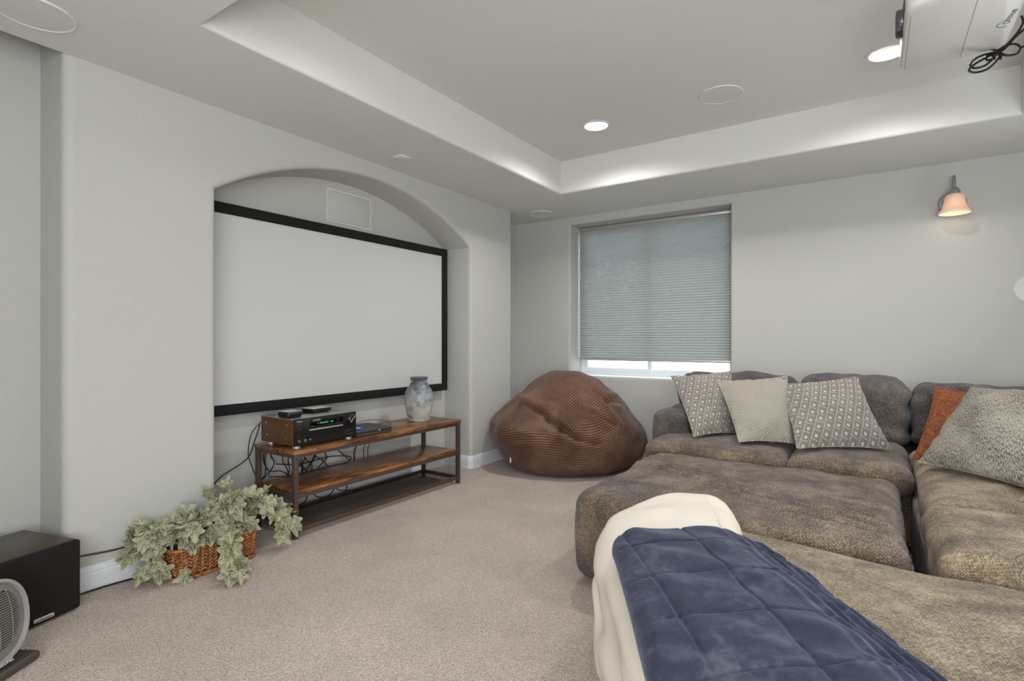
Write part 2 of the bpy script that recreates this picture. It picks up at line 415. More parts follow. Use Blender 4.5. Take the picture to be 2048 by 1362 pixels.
def box_uv(o, scale=1.0):
    me = o.data; uv = me.uv_layers.new(name='UVMap')
    for p in me.polygons:
        n = p.normal; a = max(range(3), key=lambda q: abs(n[q]))
        for li in p.loop_indices:
            c = me.vertices[me.loops[li].vertex_index].co
            q = (c.y, c.z) if a == 0 else ((c.x, c.z) if a == 1 else (c.x, c.y))
            uv.data[li].uv = (q[0] * scale, q[1] * scale)
    return o
def fbm(v, s, seed=0.0):
    return noise.noise(Vector((v[0] * s + seed, v[1] * s - seed * 0.7, v[2] * s + seed * 1.3)))

# rounded, slightly lumpy upholstered block
def soft_block(name, x0, x1, y0, y1, z0, z1, r, mat, parent=None, crown=0.0, lump=0.006, wr=None, res=0.025, side_bulge=0.0, seed=0.0, fn=None):
    cx, cy, cz = (x0 + x1) / 2, (y0 + y1) / 2, (z0 + z1) / 2
    hx, hy, hz = (x1 - x0) / 2, (y1 - y0) / 2, (z1 - z0) / 2
    r = min(r, hx * 0.98, hy * 0.98, hz * 0.98)
    def ax(h):
        n = max(2, int((2 * h - 2 * r) / res)); a = [-h + r + (2 * h - 2 * r) * i / n for i in range(n + 1)]
        k_ = 5; lo = [-h + r - r * math.tan(R(45) * j / k_) for j in range(k_, 0, -1)]
        hi = [h - r + r * math.tan(R(45) * j / k_) for j in range(1, k_ + 1)]
        return lo + a + hi
    X, Y, Z = ax(hx), ax(hy), ax(hz)
    V, F, idx = [], [], {}
    def vid(p):
        key = (round(p[0], 5), round(p[1], 5), round(p[2], 5))
        if key not in idx: idx[key] = len(V); V.append(Vector(p))
        return idx[key]
    def grid(A, B, mk, flip):
        for i in range(len(A) - 1):
            for j in range(len(B) - 1):
                f = [vid(mk(A[i], B[j])), vid(mk(A[i + 1], B[j])), vid(mk(A[i + 1], B[j + 1])), vid(mk(A[i], B[j + 1]))]
                F.append(f[::-1] if flip else f)
    grid(X, Y, lambda a, b: (a, b, hz), False); grid(X, Y, lambda a, b: (a, b, -hz), True)
    grid(X, Z, lambda a, b: (a, -hy, b), False); grid(X, Z, lambda a, b: (a, hy, b), True)
    grid(Y, Z, lambda a, b: (hx, a, b), False); grid(Y, Z, lambda a, b: (-hx, a, b), True)
    out = []
    for p in V:
        c = Vector((max(-hx + r, min(hx - r, p.x)), max(-hy + r, min(hy - r, p.y)), max(-hz + r, min(hz - r, p.z))))
        d = p - c
        if d.length > 1e-9: p2 = c + d.normalized() * r
        else: p2 = p.copy(); d = Vector((0, 0, 0))
        nrm = d.normalized() if d.length > 1e-9 else Vector((0, 0, 1))
        sx, sy, sz = p2.x / hx, p2.y / hy, p2.z / hz
        q = p2.copy()
        if p2.z > 0: q.z += crown * max(0, 1 - abs(sx) ** 2.6) * max(0, 1 - abs(sy) ** 2.6) * max(0, nrm.z)
        if side_bulge:
            q.x += side_bulge * nrm.x * (1 - sz * sz); q.y += side_bulge * nrm.y * (1 - sz * sz)
        w = Vector((q.x + cx, q.y + cy, q.z + cz))
        l = lump * (fbm(w, 4.0, seed) + 0.6 * fbm(w, 9.0, seed + 3))
        if wr: l += wr(w, nrm)
        w += nrm * l
        if fn: w = fn(w)
        out.append(w)
    o = mesh_obj(name, out, F, mat, parent, True)
    return box_uv(o)

# rounded closed plan outline, draped: flat top, rolled edge, skirt falling to bottom(s)
def closed_curve(pts, n=14):
    P = [Vector((p[0], p[1], 0)) for p in pts]; out = []; N = len(P)
    for i in range(N):
        p0, p1, p2, p3 = P[i - 1], P[i], P[(i + 1) % N], P[(i + 2) % N]
        for j in range(n):
            t = j / n
            out.append(0.5 * ((2 * p1) + (p2 - p0) * t + (2 * p0 - 5 * p1 + 4 * p2 - p3) * t * t + (3 * p1 - p0 - 3 * p2 + p3) * t ** 3))
    return out
def drape(name, outline, center, ztop, r, zbot, mat, parent=None, rings=50, crown=0.0, top=None, side=None, skirt=14, close=True, smooth_n=14, under=None):
    cur = closed_curve(outline, smooth_n); N = len(cur); cen = Vector((center[0], center[1], 0))
    V, F = [], []
    V.append(None)
    prof = []
    for i in range(1, rings + 1): prof.append(('t', i / rings))
    for i in range(1, 7): prof.append(('r', i / 6))
    for i in range(1, skirt + 1): prof.append(('s', i / skirt))
    if under is not None:
        prof.append(('u', 0.0)); prof.append(('u', 0.5)); prof.append(('u', 1.0))
        for i in range(8, 0, -1): prof.append(('v', i / 8.5))
    nrm = []
    for i in range(N):
        t = (cur[(i + 1) % N] - cur[i - 1]).normalized(); n_ = Vector((t.y, -t.x, 0))
        if n_.dot(cur[i] - cen) < 0: n_ = -n_
        nrm.append(n_)
    for kd, a in prof:
        for i in range(N):
            p = cur[i]; inner = p - nrm[i] * r
            s = i / N; zb = zbot(s, p) if callable(zbot) else zbot; zt = ztop(p) if callable(ztop) else ztop
            if kd == 't':
                q = cen + (inner - cen) * a; zt2 = ztop(q) if callable(ztop) else ztop
                z = zt2 + crown * (1 - a ** 2.2)
                w = Vector((q.x, q.y, z))
                if top: w.z += top(w)
            elif kd == 'r':
                an = a * PI / 2; q = inner + nrm[i] * r * math.sin(an)
                w = Vector((q.x, q.y, zt - r * (1 - math.cos(an))))
                if top: w.z += top(w) * (1 - a)
                if side: w += nrm[i] * side(w) * a
            else:
                z0_ = zt - r; q = p
                w = Vector((q.x, q.y, z0_ + (zb - z0_) * a)); 
                if side: w += nrm[i] * side(w)
                if kd != 's':
                    q = p - nrm[i] * (0.027 if side else 0.012); zu = under(q)
                    if kd == 'u': w = Vector((q.x, q.y, zb + (max(zu, zb) - zb) * a))
                    else: q = cen + (q - cen) * a; w = Vector((q.x, q.y, under(q)))
            V.append(w)
    zt = ztop(cen) if callable(ztop) else ztop
    c0 = Vector((cen.x, cen.y, zt + crown))
    if top: c0.z += top(c0)
    V[0] = c0
    for i in range(N): F.append((0, 1 + i, 1 + (i + 1) % N))
    for k_ in range(len(prof) - 1):
        for i in range(N):
            j = (i + 1) % N; a = 1 + k_ * N; b = a + N
            F.append((a + i, b + i, b + j, a + j))
    if close: 
        base = 1 + (len(prof) - 1) * N; cb = len(V)
        zc = sum(V[base + i].z for i in range(N)) / N
        V.append(Vector((cen.x, cen.y, under(cen) if under else max(v.z for v in V[base:base + N]))))
        for i in range(N): F.append((base + i, cb, base + (i + 1) % N))
    bm = bmesh.new(); vv = [bm.verts.new(v) for v in V]
    for f in F: bm.faces.new([vv[q] for q in f])
    return box_uv(bm_obj(name, bm, mat, parent, True))

# pillow between four corner points: bl, br, tr, tl
def pillow(name, corners, thick, mat, label, back=None, n=36, uvw=1.0, uvh=1.0, seed=0.0, lump=0.012, pinch=0.07, group=None):
    bl, br, tr, tl = [Vector(c) for c in corners]
    cen = (bl + br + tr + tl) / 4
    nrm = ((br - bl).cross(tl - bl)).normalized()
    if nrm.dot(Vector((0, 0, 1.1)) - cen) < 0 and nrm.y > 0: nrm = -nrm
    V, F, UV = [], [], []
    for sd in (1, -1):
        for j in range(n + 1):
            for i in range(n + 1):
                s = -math.cos(PI * i / n); t = -math.cos(PI * j / n)
                s2 = s * (1 - pinch * (1 - t * t)); t2 = t * (1 - pinch * (1 - s * s))
                a, b = (s2 + 1) / 2, (t2 + 1) / 2
                p = bl * (1 - a) * (1 - b) + br * a * (1 - b) + tr * a * b + tl * (1 - a) * b
                h = (max(0, (1 - s ** 2)) ** 0.55) * (max(0, (1 - t ** 2)) ** 0.55)
                p = p + nrm * sd * thick * 0.5 * h
                l = lump * h ** 0.3 * (fbm(p, 7, seed) + 0.5 * fbm(p, 16, seed + 5))
                edge = min(1 - abs(s), 1 - abs(t))
                l += lump * 0.2 * math.exp(-edge * 6) * math.sin((s if abs(t) > abs(s) else t) * 22 + seed) * (1 if edge > 0.001 else 0)
                V.append(p + nrm * sd * l - cen); UV.append((a * uvw, b * uvh))
    m = (n + 1) * (n + 1)
    for sd in range(2):
        for j in range(n):
            for i in range(n):
                a = sd * m + j * (n + 1) + i; f = [a, a + 1, a + n + 2, a + n + 1]
                F.append(f if sd == 0 else f[::-1])
    bm = bmesh.new(); vv = [bm.verts.new(v) for v in V]; lay = bm.loops.layers.uv.new('UVMap')
    for f in F:
        fc = bm.faces.new([vv[q] for q in f])
        for lp, q in zip(fc.loops, f): lp[lay].uv = UV[q]
    bmesh.ops.remove_doubles(bm, verts=bm.verts, dist=0.0004)
    me = bpy.data.meshes.new(name); bmesh.ops.recalc_face_normals(bm, faces=bm.faces); bm.to_mesh(me); bm.free()
    o = finish(name, me, mat, None, True, cen)
    # welt seam along the edge as its own part
    path = []
    for (a0, b0, a1, b1) in ((-1, -1, 1, -1), (1, -1, 1, 1), (1, 1, -1, 1), (-1, 1, -1, -1)):
        for q in range(14):
            f = q / 14; s = a0 + (a1 - a0) * f; t = b0 + (b1 - b0) * f
            s2 = s * (1 - pinch * (1 - t * t)); t2 = t * (1 - pinch * (1 - s * s)); a, b = (s2 + 1) / 2, (t2 + 1) / 2
            path.append(bl * (1 - a) * (1 - b) + br * a * (1 - b) + tr * a * b + tl * (1 - a) * b - cen)
    path.append(path[0].copy())
    Vt, Ft = tube_data(path, 0.0035, 6, False)
    sm = mesh_obj('seam', Vt, Ft, mat, o, True)
    box_uv(sm, 2.0)
    tag(o, label, 'pillow', group)
    return o

# ------------------------------------------------------------------ the room
H, HT = 2.326, 2.598                 # soffit and tray heights
XS, XB = -2.861, -3.157              # screen wall face, set-back wall face
YW, XR, YN = 4.75, 1.40, -1.60       # window wall, right wall, near wall

def tess(outer, holes, mapf, flip=False):
    loops = [[Vector((p[0], p[1], 0)) for p in outer]] + [[Vector((p[0], p[1], 0)) for p in h] for h in holes]
    tris = tessellate_polygon(loops); pts = [p for l in loops for p in l]
    return [mapf(p.x, p.y) for p in pts], [tuple(t) for t in tris]
def sweep_reveal(path, closed, r, depth, mapf, seg=6):
    """path: 2d points of the opening, profile bullnose from the face into the depth; mapf(u, v, d) -> xyz"""
    n = len(path); V, F = [], []
    cen = Vector((sum(p[0] for p in path) / n, sum(p[1] for p in path) / n))
    P = [Vector(p) for p in path]; off = []
    for i in range(n):
        a = P[i - 1] if (closed or i > 0) else None; b = P[(i + 1) % n] if (closed or i < n - 1) else None
        ns = []
        for q0, q1 in ((a, P[i]), (P[i], b)):
            if q0 is None or q1 is None: continue
            t = (q1 - q0).normalized(); m_ = Vector((t.y, -t.x))
            if m_.dot((q0 + q1) / 2 - cen) < 0: m_ = -m_
            ns.append(m_)
        if len(ns) == 1: off.append(ns[0])
        else:
            s = ns[0] + ns[1]; off.append(s / (1 + ns[0].dot(ns[1])))
    prof = [(r * (1 - math.sin(PI / 2 * i / seg)), r * (1 - math.cos(PI / 2 * i / seg))) for i in range(seg + 1)] + [(0.0, depth)]
    for i in range(n):
        for o_, d in prof:
            q = P[i] + off[i] * o_; V.append(mapf(q.x, q.y, d))
    m = len(prof)
    for i in range(n if closed else n - 1):
        j = (i + 1) % n
        for k_ in range(m - 1): F.append((i * m + k_, j * m + k_, j * m + k_ + 1, i * m + k_ + 1))
    outer = [P[i] + off[i] * r for i in range(n)]
    return V, F, outer
def merge(parts):
    V, F = [], []
    for v, f in parts:
        b = len(V); V += list(v); F += [tuple(b + q for q in t) for t in f]
    return V, F
def quad(a, b, c, d): return ([a, b, c, d], [(0, 1, 2, 3)])
def struct_mesh(name, parts, mat, ang=50):
    V, F = merge(parts); bm = bmesh.new(); vv = [bm.verts.new(v) for v in V]
    for f in F:
        try: bm.faces.new([vv[q] for q in f])
        except ValueError: pass
    bmesh.ops.remove_doubles(bm, verts=bm.verts, dist=0.0002)
    o = struct(autosmooth(bm_obj(name, bm, mat), ang))
    for p in o.data.polygons:
        if len(p.vertices) == 3 or p.area > 0.2: p.use_smooth = False
    return o

# floor
struct(mesh_obj('floor', [(XB - 0.1, YN - 0.1, 0), (XR + 0.1, YN - 0.1, 0), (XR + 0.1, YW + 0.1, 0), (XB - 0.1, YW + 0.1, 0)], [(0, 1, 2, 3)], M['carpet']))

# left wall: projecting piece with the arched alcove, returns and set-back wall
AY0, AY1, ASP, ARISE = 1.463, 3.608, 1.897, 0.326
half = (AY1 - AY0) / 2; RA = (half * half + ARISE * ARISE) / (2 * ARISE); amid = (AY0 + AY1) / 2; azc = ASP + ARISE - RA
a0 = math.asin(half / RA)
apath = [(AY0, 0.0), (AY0, 0.6), (AY0, 1.2)] + [(amid + RA * math.sin(-a0 + 2 * a0 * i / 40), azc + RA * math.cos(-a0 + 2 * a0 * i / 40)) for i in range(41)] + [(AY1, 1.2), (AY1, 0.6), (AY1, 0.0)]
rv, rf, rout = sweep_reveal(apath, False, 0.028, XS - XB, lambda u, v, d: (XS - d, u, v))
PY0, PY1, PR = 0.824, 4.243, 0.035
outer = [(PY0 + PR, 0), (PY0 + PR, H + 0.01), (PY1 - PR, H + 0.01), (PY1 - PR, 0)]
poly = [(PY0 + PR, 0.0)] + [(p.x, max(0.0, p.y)) for p in rout] + [(PY1 - PR, 0.0), (PY1 - PR, H + 0.01), (PY0 + PR, H + 0.01)]
fv, ff = tess(poly, [], lambda u, v: (XS, u, v))
parts = [(rv, rf), (fv, ff)]
def round_edge(x, y, sx, sy, r, z0, z1, seg=6):
    # vertical quarter round: centre (x,y)
    V, F = [], []
    for i in range(seg + 1):
        a = PI / 2 * i / seg
        for z in (z0, z1): V.append((x + sx * r * math.cos(a), y + sy * r * math.sin(a), z))
    for i in range(seg): F.append((2 * i, 2 * i + 2, 2 * i + 3, 2 * i + 1))
    return V, F
parts.append(round_edge(XS - PR, PY0 + PR, 1, -1, PR, 0, H + 0.3)); parts.append(round_edge(XS - PR, PY1 - PR, 1, 1, PR, 0, H + 0.01))
parts.append(quad((XS - PR, PY0, 0), (XB, PY0, 0), (XB, PY0, H + 0.3), (XS - PR, PY0, H + 0.3)))
parts.append(quad((XS - PR, PY1, 0), (XB, PY1, 0), (XB, PY1, H + 0.01), (XS - PR, PY1, H + 0.01)))
parts.append(quad((XB, YN, 0), (XB, YW, 0), (XB, YW, HT + 0.05), (XB, YN, HT + 0.05)))
struct_mesh('wall_left', parts, M['wall'])

# far wall with the window opening
WX0, WX1, WZ0, WZ1, WD = -2.507, -0.992, 0.752, 2.25, 0.30
wp = [(WX0, WZ0), (WX1, WZ0), (WX1, WZ1), (WX0, WZ1)]
rv, rf, rout = sweep_reveal(wp, True, 0.022, WD, lambda u, v, d: (u, YW + d, v))
fv, ff = tess([(XB - .05, 0), (XR + .05, 0), (XR + .05, H + .02), (XB - .05, H + .02)], [[(p.x, p.y) for p in rout]], lambda u, v: (u, YW, v))
struct_mesh('wall_far', [(rv, rf), (fv, ff)], M['wall'])
struct_mesh('wall_right', [quad((XR, YN, 0), (XR, YW, 0), (XR, YW, HT), (XR, YN, HT))], M['wall'])
struct_mesh('wall_near', [quad((XB, YN, 0), (XR, YN, 0), (XR, YN, HT), (XB, YN, HT))], M['wall'])

# ceiling: soffit, tray riser with bullnose, tray with holes for the cans
TX0, TX1, TY0, TY1 = -2.172, 0.665, 1.06, 3.955
tp = [(TX0, TY0), (TX1, TY0), (TX1, TY1), (TX0, TY1)]
rv, rf, rout = sweep_reveal(tp, True, 0.024, HT - H, lambda u, v, d: (u, v, H + d))
so = [(XS, YN), (XR, YN), (XR, YW), (XB, YW), (XB, PY0), (XS, PY0)]
fv, ff = tess(so, [[(p.x, p.y) for p in rout]], lambda u, v: (u, v, H))
CANS = [(-1.60, 3.42), (0.06, 3.40), (-1.66, 1.55), (0.06, 1.55)]
rc = 0.078
holes = [[(cx + rc * math.cos(2 * PI * i / 40), cy + rc * math.sin(2 * PI * i / 40)) for i in range(40)] for cx, cy in CANS]
tv, tf = tess(tp, holes, lambda u, v: (u, v, HT))
struct_mesh('ceiling', [(rv, rf), (fv, ff), (tv, tf),
    quad((XS, YN, H), (XS, PY0, H), (XS, PY0, HT + .05), (XS, YN, HT + .05)),
    quad((XS, YN, HT), (XS, PY0, HT), (XB, PY0, HT), (XB, YN, HT))], M['ceil'])
struct_mesh('trim_1', [quad((XB - .3, YN - .3, HT + .15), (XR + .3, YN - .3, HT + .15), (XR + .3, YW + .3, HT + .15), (XB - .3, YW + .3, HT + .15))], M['ceil'])

# baseboards: profile swept along the foot of the walls with mitred corners
BP = [(0.0, 0.0), (0.013, 0.0), (0.013, 0.072), (0.010, 0.078), (0.010, 0.088), (0.006, 0.095), (0.004, 0.105), (0.0, 0.108)]
def baseboard(name, path, side, mat=None):
    n = len(path); P = [Vector(p) for p in path]; V, F = [], []
    for i in range(n):
        ns = []
        if i > 0: t = (P[i] - P[i - 1]).normalized(); ns.append(Vector((t.y, -t.x)) * side)
        if i < n - 1: t = (P[i + 1] - P[i]).normalized(); ns.append(Vector((t.y, -t.x)) * side)
        o_ = ns[0] if len(ns) == 1 else (ns[0] + ns[1]) / (1 + ns[0].dot(ns[1]))
        for d, z in BP:
            q = P[i] + o_ * d; V.append((q.x, q.y, z))
    m = len(BP)
    for i in range(n - 1):
        for k_ in range(m - 1): F.append((i * m + k_, (i + 1) * m + k_, (i + 1) * m + k_ + 1, i * m + k_ + 1))
    o = mesh_obj(name, V, F, mat or M['trim']); struct(o); return autosmooth(o, 20)
ch = 0.022
baseboard('baseboard_left', [(XB, YN), (XB, PY0), (XS - ch, PY0), (XS, PY0 + ch), (XS, AY0 - ch), (XS - ch, AY0), (XB, AY0), (XB, AY1), (XS - ch, AY1), (XS, AY1 + ch), (XS, PY1 - ch), (XS - ch, PY1), (XB, PY1), (XB, YW)], 1)
baseboard('baseboard_far', [(XB, YW), (XR, YW)], 1)
baseboard('baseboard_right', [(XR, YW), (XR, YN)], 1)
# window sill board (painted drywall sill with thin white stool)
box('trim_2', WX0, WX1, YW + 0.022, YW + WD, WZ0 - 0.004, WZ0 + 0.004, M['trim'], None, 0.001)
struct(bpy.data.objects['trim_2'])

# window: vinyl frame, two sashes, glass
win = bpy.data.objects.new('window_1', None); C.objects.link(win); struct(win)
wy = YW + WD - 0.06
def frame_rect(name, x0, x1, z0, z1, w, y0, y1, mat, parent, bev=0.002):
    bm = bmesh.new()
    add_box(bm, x0, x0 + w, y0, y1, z0, z1, bev, 1); add_box(bm, x1 - w, x1, y0, y1, z0, z1, bev, 1)
    add_box(bm, x0 + w, x1 - w, y0, y1, z0, z0 + w, bev, 1); add_box(bm, x0 + w, x1 - w, y0, y1, z1 - w, z1, bev, 1)
    return bm_obj(name, bm, mat, parent)
frame_rect('window_frame', WX0, WX1, WZ0, WZ1, 0.034, wy, wy + 0.06, M['trim'], win)
wmid = -1.78
s1 = frame_rect('sash', WX0 + 0.034, wmid + 0.02, WZ0 + 0.034, WZ1 - 0.034, 0.040, wy + 0.008, wy + 0.026, M['trim'], win)
s2 = frame_rect('sash', wmid - 0.02, WX1 - 0.034, WZ0 + 0.034, WZ1 - 0.034, 0.032, wy + 0.030, wy + 0.048, M['trim'], win)
box('pane', WX0 + 0.07, wmid - 0.02, wy + 0.015, wy + 0.018, WZ0 + 0.07, WZ1 - 0.07, M['glass'], s1, 0)
box('pane', wmid + 0.01, WX1 - 0.06, wy + 0.037, wy + 0.040, WZ0 + 0.06, WZ1 - 0.06, M['glass'], s2, 0)
# ground outside
struct(mesh_obj('ground_outside', [(-9, YW + 0.4, -0.2), (6, YW + 0.4, -0.2), (6, 14, -0.2), (-9, 14, -0.2)], [(0, 1, 2, 3)], M['outdoor']))

# cellular shade
by = YW + 0.205
bl_ = thing('cellular_shade', 'grey pleated cellular shade pulled nearly all the way down the window', 'window shade', ((WX0 + WX1) / 2, by, 0.90))
bx0, bx1 = WX0 + 0.016, WX1 - 0.006
cxm = (WX0 + WX1) / 2
zt_, zb_ = 2.215, 0.925
npl = 53; V, F = [], []
for sd, dy in ((0, -0.006),):
    for i in range(npl * 4 + 1):
        z = zt_ + (zb_ - zt_) * i / (npl * 4); ph = (i % 4) / 4 * 2 * PI
        bulge = 1 - abs(ph / PI - 1)
        y = (dy - 0.017 * bulge)
        for x in (bx0, bx1): V.append((x - cxm, y, z - 0.90))
    b = sd * (npl * 4 + 1) * 2
    for i in range(npl * 4): F.append((b + 2 * i, b + 2 * i + 1, b + 2 * i + 3, b + 2 * i + 2))
mesh_obj('pleated_fabric', V, F, M['blind'], bl_, False)
box('head_rail', bx0 - cxm, bx1 - cxm, -0.02, 0.02, zt_ - 0.90, zt_ - 0.90 + 0.03, M['silver'], bl_, 0.003)
box('bottom_rail', bx0 - cxm, bx1 - cxm, -0.016, 0.016, 0.0, 0.026, M['silver'], bl_, 0.003)

# ------------------------------------------------------------------ ceiling fixtures
can_lab = ['recessed ceiling light nearest the window corner of the tray', 'recessed ceiling light partly hidden behind the projector',
           'recessed ceiling light of the tray above the screen side, just out of view', 'recessed ceiling light of the tray nearest the camera, out of view']
for i, (cx, cy) in enumerate(CANS):
    t = thing('recessed_light', can_lab[i], 'ceiling light', (cx, cy, HT), 0, 'recessed lights in the tray ceiling')
    lathe('trim_ring', [(0.096, 0.001), (0.095, -0.004), (0.080, -0.006), (0.074, -0.001), (0.074, 0.004)], M['plastic_white'], t, 48, False, False)
    lathe('baffle', [(0.075, 0.0), (0.071, 0.03), (0.062, 0.066), (0.052, 0.082)], M['baffle'], t, 48, False, False)
    lathe('lamp', [(0.052, 0.081), (0.048, 0.072), (0.030, 0.067), (0.002, 0.065)], M['glow'], t, 32)
    d = bpy.data.lights.new('can_light', 'SPOT'); d.energy = CAN_POWER[i] * 4; d.color = (1.0, 0.985, 0.955); d.shadow_soft_size = 0.06; d.spot_size = R(158); d.spot_blend = 0.6
    lo = bpy.data.objects.new('can_light', d); C.objects.link(lo); lo.parent = t; lo.location = (0, 0, 0.028)

def round_speaker(label, loc, r, down=True):
    rot = Matrix.Identity(4) if down else Matrix.Rotation(R(90), 4, 'X')
    t = thing('ceiling_speaker' if down else 'wall_speaker', label, 'speaker', loc)
    mt = Matrix.Rotation(PI, 4, 'X') if down else Matrix.Rotation(R(90), 4, 'X')
    lathe('rim', [(r, 0.0), (r, 0.005), (r - 0.003, 0.007), (r - 0.006, 0.006), (r - 0.006, 0.001)], M['plastic_white'], t, 64, False, False, mt)
    lathe('grille', [(r - 0.006, 0.004), (r * 0.7, 0.0052), (r * 0.3, 0.006), (0.001, 0.006)], M['speaker_white'], t, 64, False, False, mt)
    return t
round_speaker('round white ceiling speaker flush in the raised tray beside the projector', (-0.77, 3.413, HT), 0.125)
round_speaker('round white ceiling speaker in the soffit over the far corner by the window', (-2.654, 4.445, H), 0.118)
round_speaker('large round white ceiling speaker cut off by the top left corner', (-2.60, 0.66, H), 0.125)
round_speaker('round white speaker on the window wall at the right edge, below the wall lamp', (0.852, YW, 1.434), 0.088, False)
t = thing('ceiling_sensor', 'small square white plate on the soffit above the arched alcove', 'sensor', (-2.61, 2.555, H))
box('plate', -0.045, 0.045, -0.045, 0.045, -0.007, 0, M['plastic_white'], t, 0.002)
box('cover', -0.038, 0.038, -0.038, 0.038, -0.010, -0.006, M['plastic_white'], t, 0.002)

# ------------------------------------------------------------------ projection screen and flush speaker in alcove
sx = -3.085
t = thing('projection_screen', 'large fixed projection screen with black velvet frame inside the alcove', 'projection screen', (XB, 2.535, 0.667))
SY0, SY1, SZ0, SZ1, fw = 1.487 - 2.535, 3.567 - 2.535, 0.0, 1.226, 0.062
dx = sx - XB
bm = bmesh.new()
def bar(bm, pts, xf):
    pass
for (y0, y1, z0, z1) in ((SY0, SY1, SZ0, SZ0 + fw), (SY0, SY1, SZ1 - fw, SZ1), (SY0, SY0 + fw, SZ0 + fw, SZ1 - fw), (SY1 - fw, SY1, SZ0 + fw, SZ1 - fw)):
    b2 = bmesh.new(); add_box(b2, dx - 0.035, dx, y0, y1, z0, z1, 0.006, 2)
    autosmooth(bm_obj('frame_bar', b2, M['black_felt'], t), 40)
bm.free()
box('screen_surface', dx - 0.03, dx - 0.014, SY0 + 0.03, SY1 - 0.03, SZ0 + 0.03, SZ1 - 0.03, M['screen'], t, 0)
for y in (SY0 + 0.4, SY1 - 0.4):
    box('wall_bracket', 0.0, dx - 0.03, y - 0.03, y + 0.03, SZ1 - 0.12, SZ1 - 0.07, M['black_plastic'], t, 0.002)
    box('wall_bracket', 0.0, dx - 0.03, y - 0.03, y + 0.03, SZ0 + 0.07, SZ0 + 0.12, M['black_plastic'], t, 0.002)
t = thing('flush_wall_speaker', 'rectangular white flush speaker panel under the arch above the screen', 'speaker', (XB, 2.567, 2.05))
frame_o = bmesh.new()
add_box(frame_o, 0, 0.007, -0.197, 0.197, 0.106, 0.116, 0.001, 1); add_box(frame_o, 0, 0.007, -0.197, 0.197, -0.116, -0.106, 0.001, 1)
add_box(frame_o, 0, 0.007, -0.197, -0.190, -0.106, 0.106, 0.001, 1); add_box(frame_o, 0, 0.007, 0.190, 0.197, -0.106, 0.106, 0.001, 1)
bm_obj('rim', frame_o, M['plastic_white'], t)
box('grille', 0, 0.005, -0.188, 0.188, -0.104, 0.104, grainy('painted_speaker_cloth', col(196, 196, 192), 0.7, amp=0.03, scale=900), t, 0.001)

# outlet plates on the alcove wall
def outlet(label, y, z, w, h, gang):
    t = thing('outlet_plate', label, 'outlet', (XB, y, z))
    box('plate', 0, 0.006, -w / 2, w / 2, -h / 2, h / 2, M['plastic_white'], t, 0.002)
    for g in range(gang):
        yy = (g - (gang - 1) / 2) * 0.046
        box('socket', 0.004, 0.009, yy - 0.016, yy + 0.016, 0.004, 0.032, M['trim'], t, 0.003)
        box('socket', 0.004, 0.009, yy - 0.016, yy + 0.016, -0.032, -0.004, M['trim'], t, 0.003)
outlet('white double outlet plate with plugs on the alcove wall behind the media stand', 2.43, 0.305, 0.125, 0.115, 2)
outlet('white low outlet plate on the alcove wall left behind the media stand', 2.12, 0.31, 0.075, 0.115, 1)

# ------------------------------------------------------------------ media stand
SX1, SX0, SYa, SYb = -2.642, -3.03, 1.775, 3.205
zt1, ztm, ztb = 0.490, 0.262, 0.058
t = thing('media_stand', 'long rustic brown wood and metal media stand with mesh bottom under the screen', 'tv stand', ((SX0 + SX1) / 2, (SYa + SYb) / 2, 0))
ox, oy = (SX0 + SX1) / 2, (SYa + SYb) / 2
def sb(name, x0, x1, y0, y1, z0, z1, mat, bev=0.002, par=None): return box(name, x0 - ox, x1 - ox, y0 - oy, y1 - oy, z0, z1, mat, par or t, bev)
sb('top_board', SX0 - 0.005, SX1 + 0.004, SYa - 0.004, SYb + 0.004, zt1 - 0.022, zt1, M['wood'], 0.002)
sb('shelf_board', SX0 + 0.012, SX1 - 0.010, SYa + 0.028, SYb - 0.028, ztm - 0.018, ztm, M['wood'], 0.002)
lg = 0.027
for (x, y) in ((SX1 - lg, SYa), (SX1 - lg, SYb - lg), (SX0, SYa), (SX0, SYb - lg)):
    l = sb('leg', x, x + lg, y, y + lg, 0.0, zt1 - 0.022, M['frame_metal'], 0.002)
    for z in (0.45, 0.225, 0.07):
        for dxx, dyy, ax in ((lg, lg / 2, 'X'), (lg / 2, 0, 'Y')):
            pass
    for z in (0.445, 0.228, 0.045):
        for ax in ('x', 'y'):
            cxx = x - ox + (lg + 0.0005 if ax == 'x' else lg / 2); cyy = y - oy + (lg / 2 if ax == 'x' else (-0.0005))
            mt = Matrix.Translation((cxx, cyy, z)) @ (Matrix.Rotation(R(90), 4, 'Y') if ax == 'x' else Matrix.Rotation(R(90), 4, 'X'))
            bmq = bmesh.new(); bmesh.ops.create_cone(bmq, cap_ends=True, segments=12, radius1=0.005, radius2=0.004, depth=0.003, matrix=mt)
            bm_obj('bolt', bmq, M['knob_metal'], l)
rw = 0.019
for x in (SX1 - rw - 0.003, SX0 + 0.003):
    sb('long_rail', x, x + rw, SYa + lg, SYb - lg, zt1 - 0.044, zt1 - 0.022, M['frame_metal'])
    sb('long_rail', x, x + rw, SYa + lg, SYb - lg, ztm - 0.040, ztm - 0.018, M['frame_metal'])
    sb('long_rail', x, x + rw, SYa + lg, SYb - lg, ztb - 0.026, ztb, M['frame_metal'])
for y in (SYa + 0.003, SYb - rw - 0.003):
    sb('side_rail', SX0 + lg, SX1 - lg, y, y + rw, zt1 - 0.044, zt1 - 0.022, M['frame_metal'])
    sb('side_rail', SX0 + lg, SX1 - lg, y, y + rw, ztm - 0.040, ztm - 0.018, M['frame_metal'])
    sb('side_rail', SX0 + lg, SX1 - lg, y, y + rw, ztb - 0.026, ztb, M['frame_metal'])
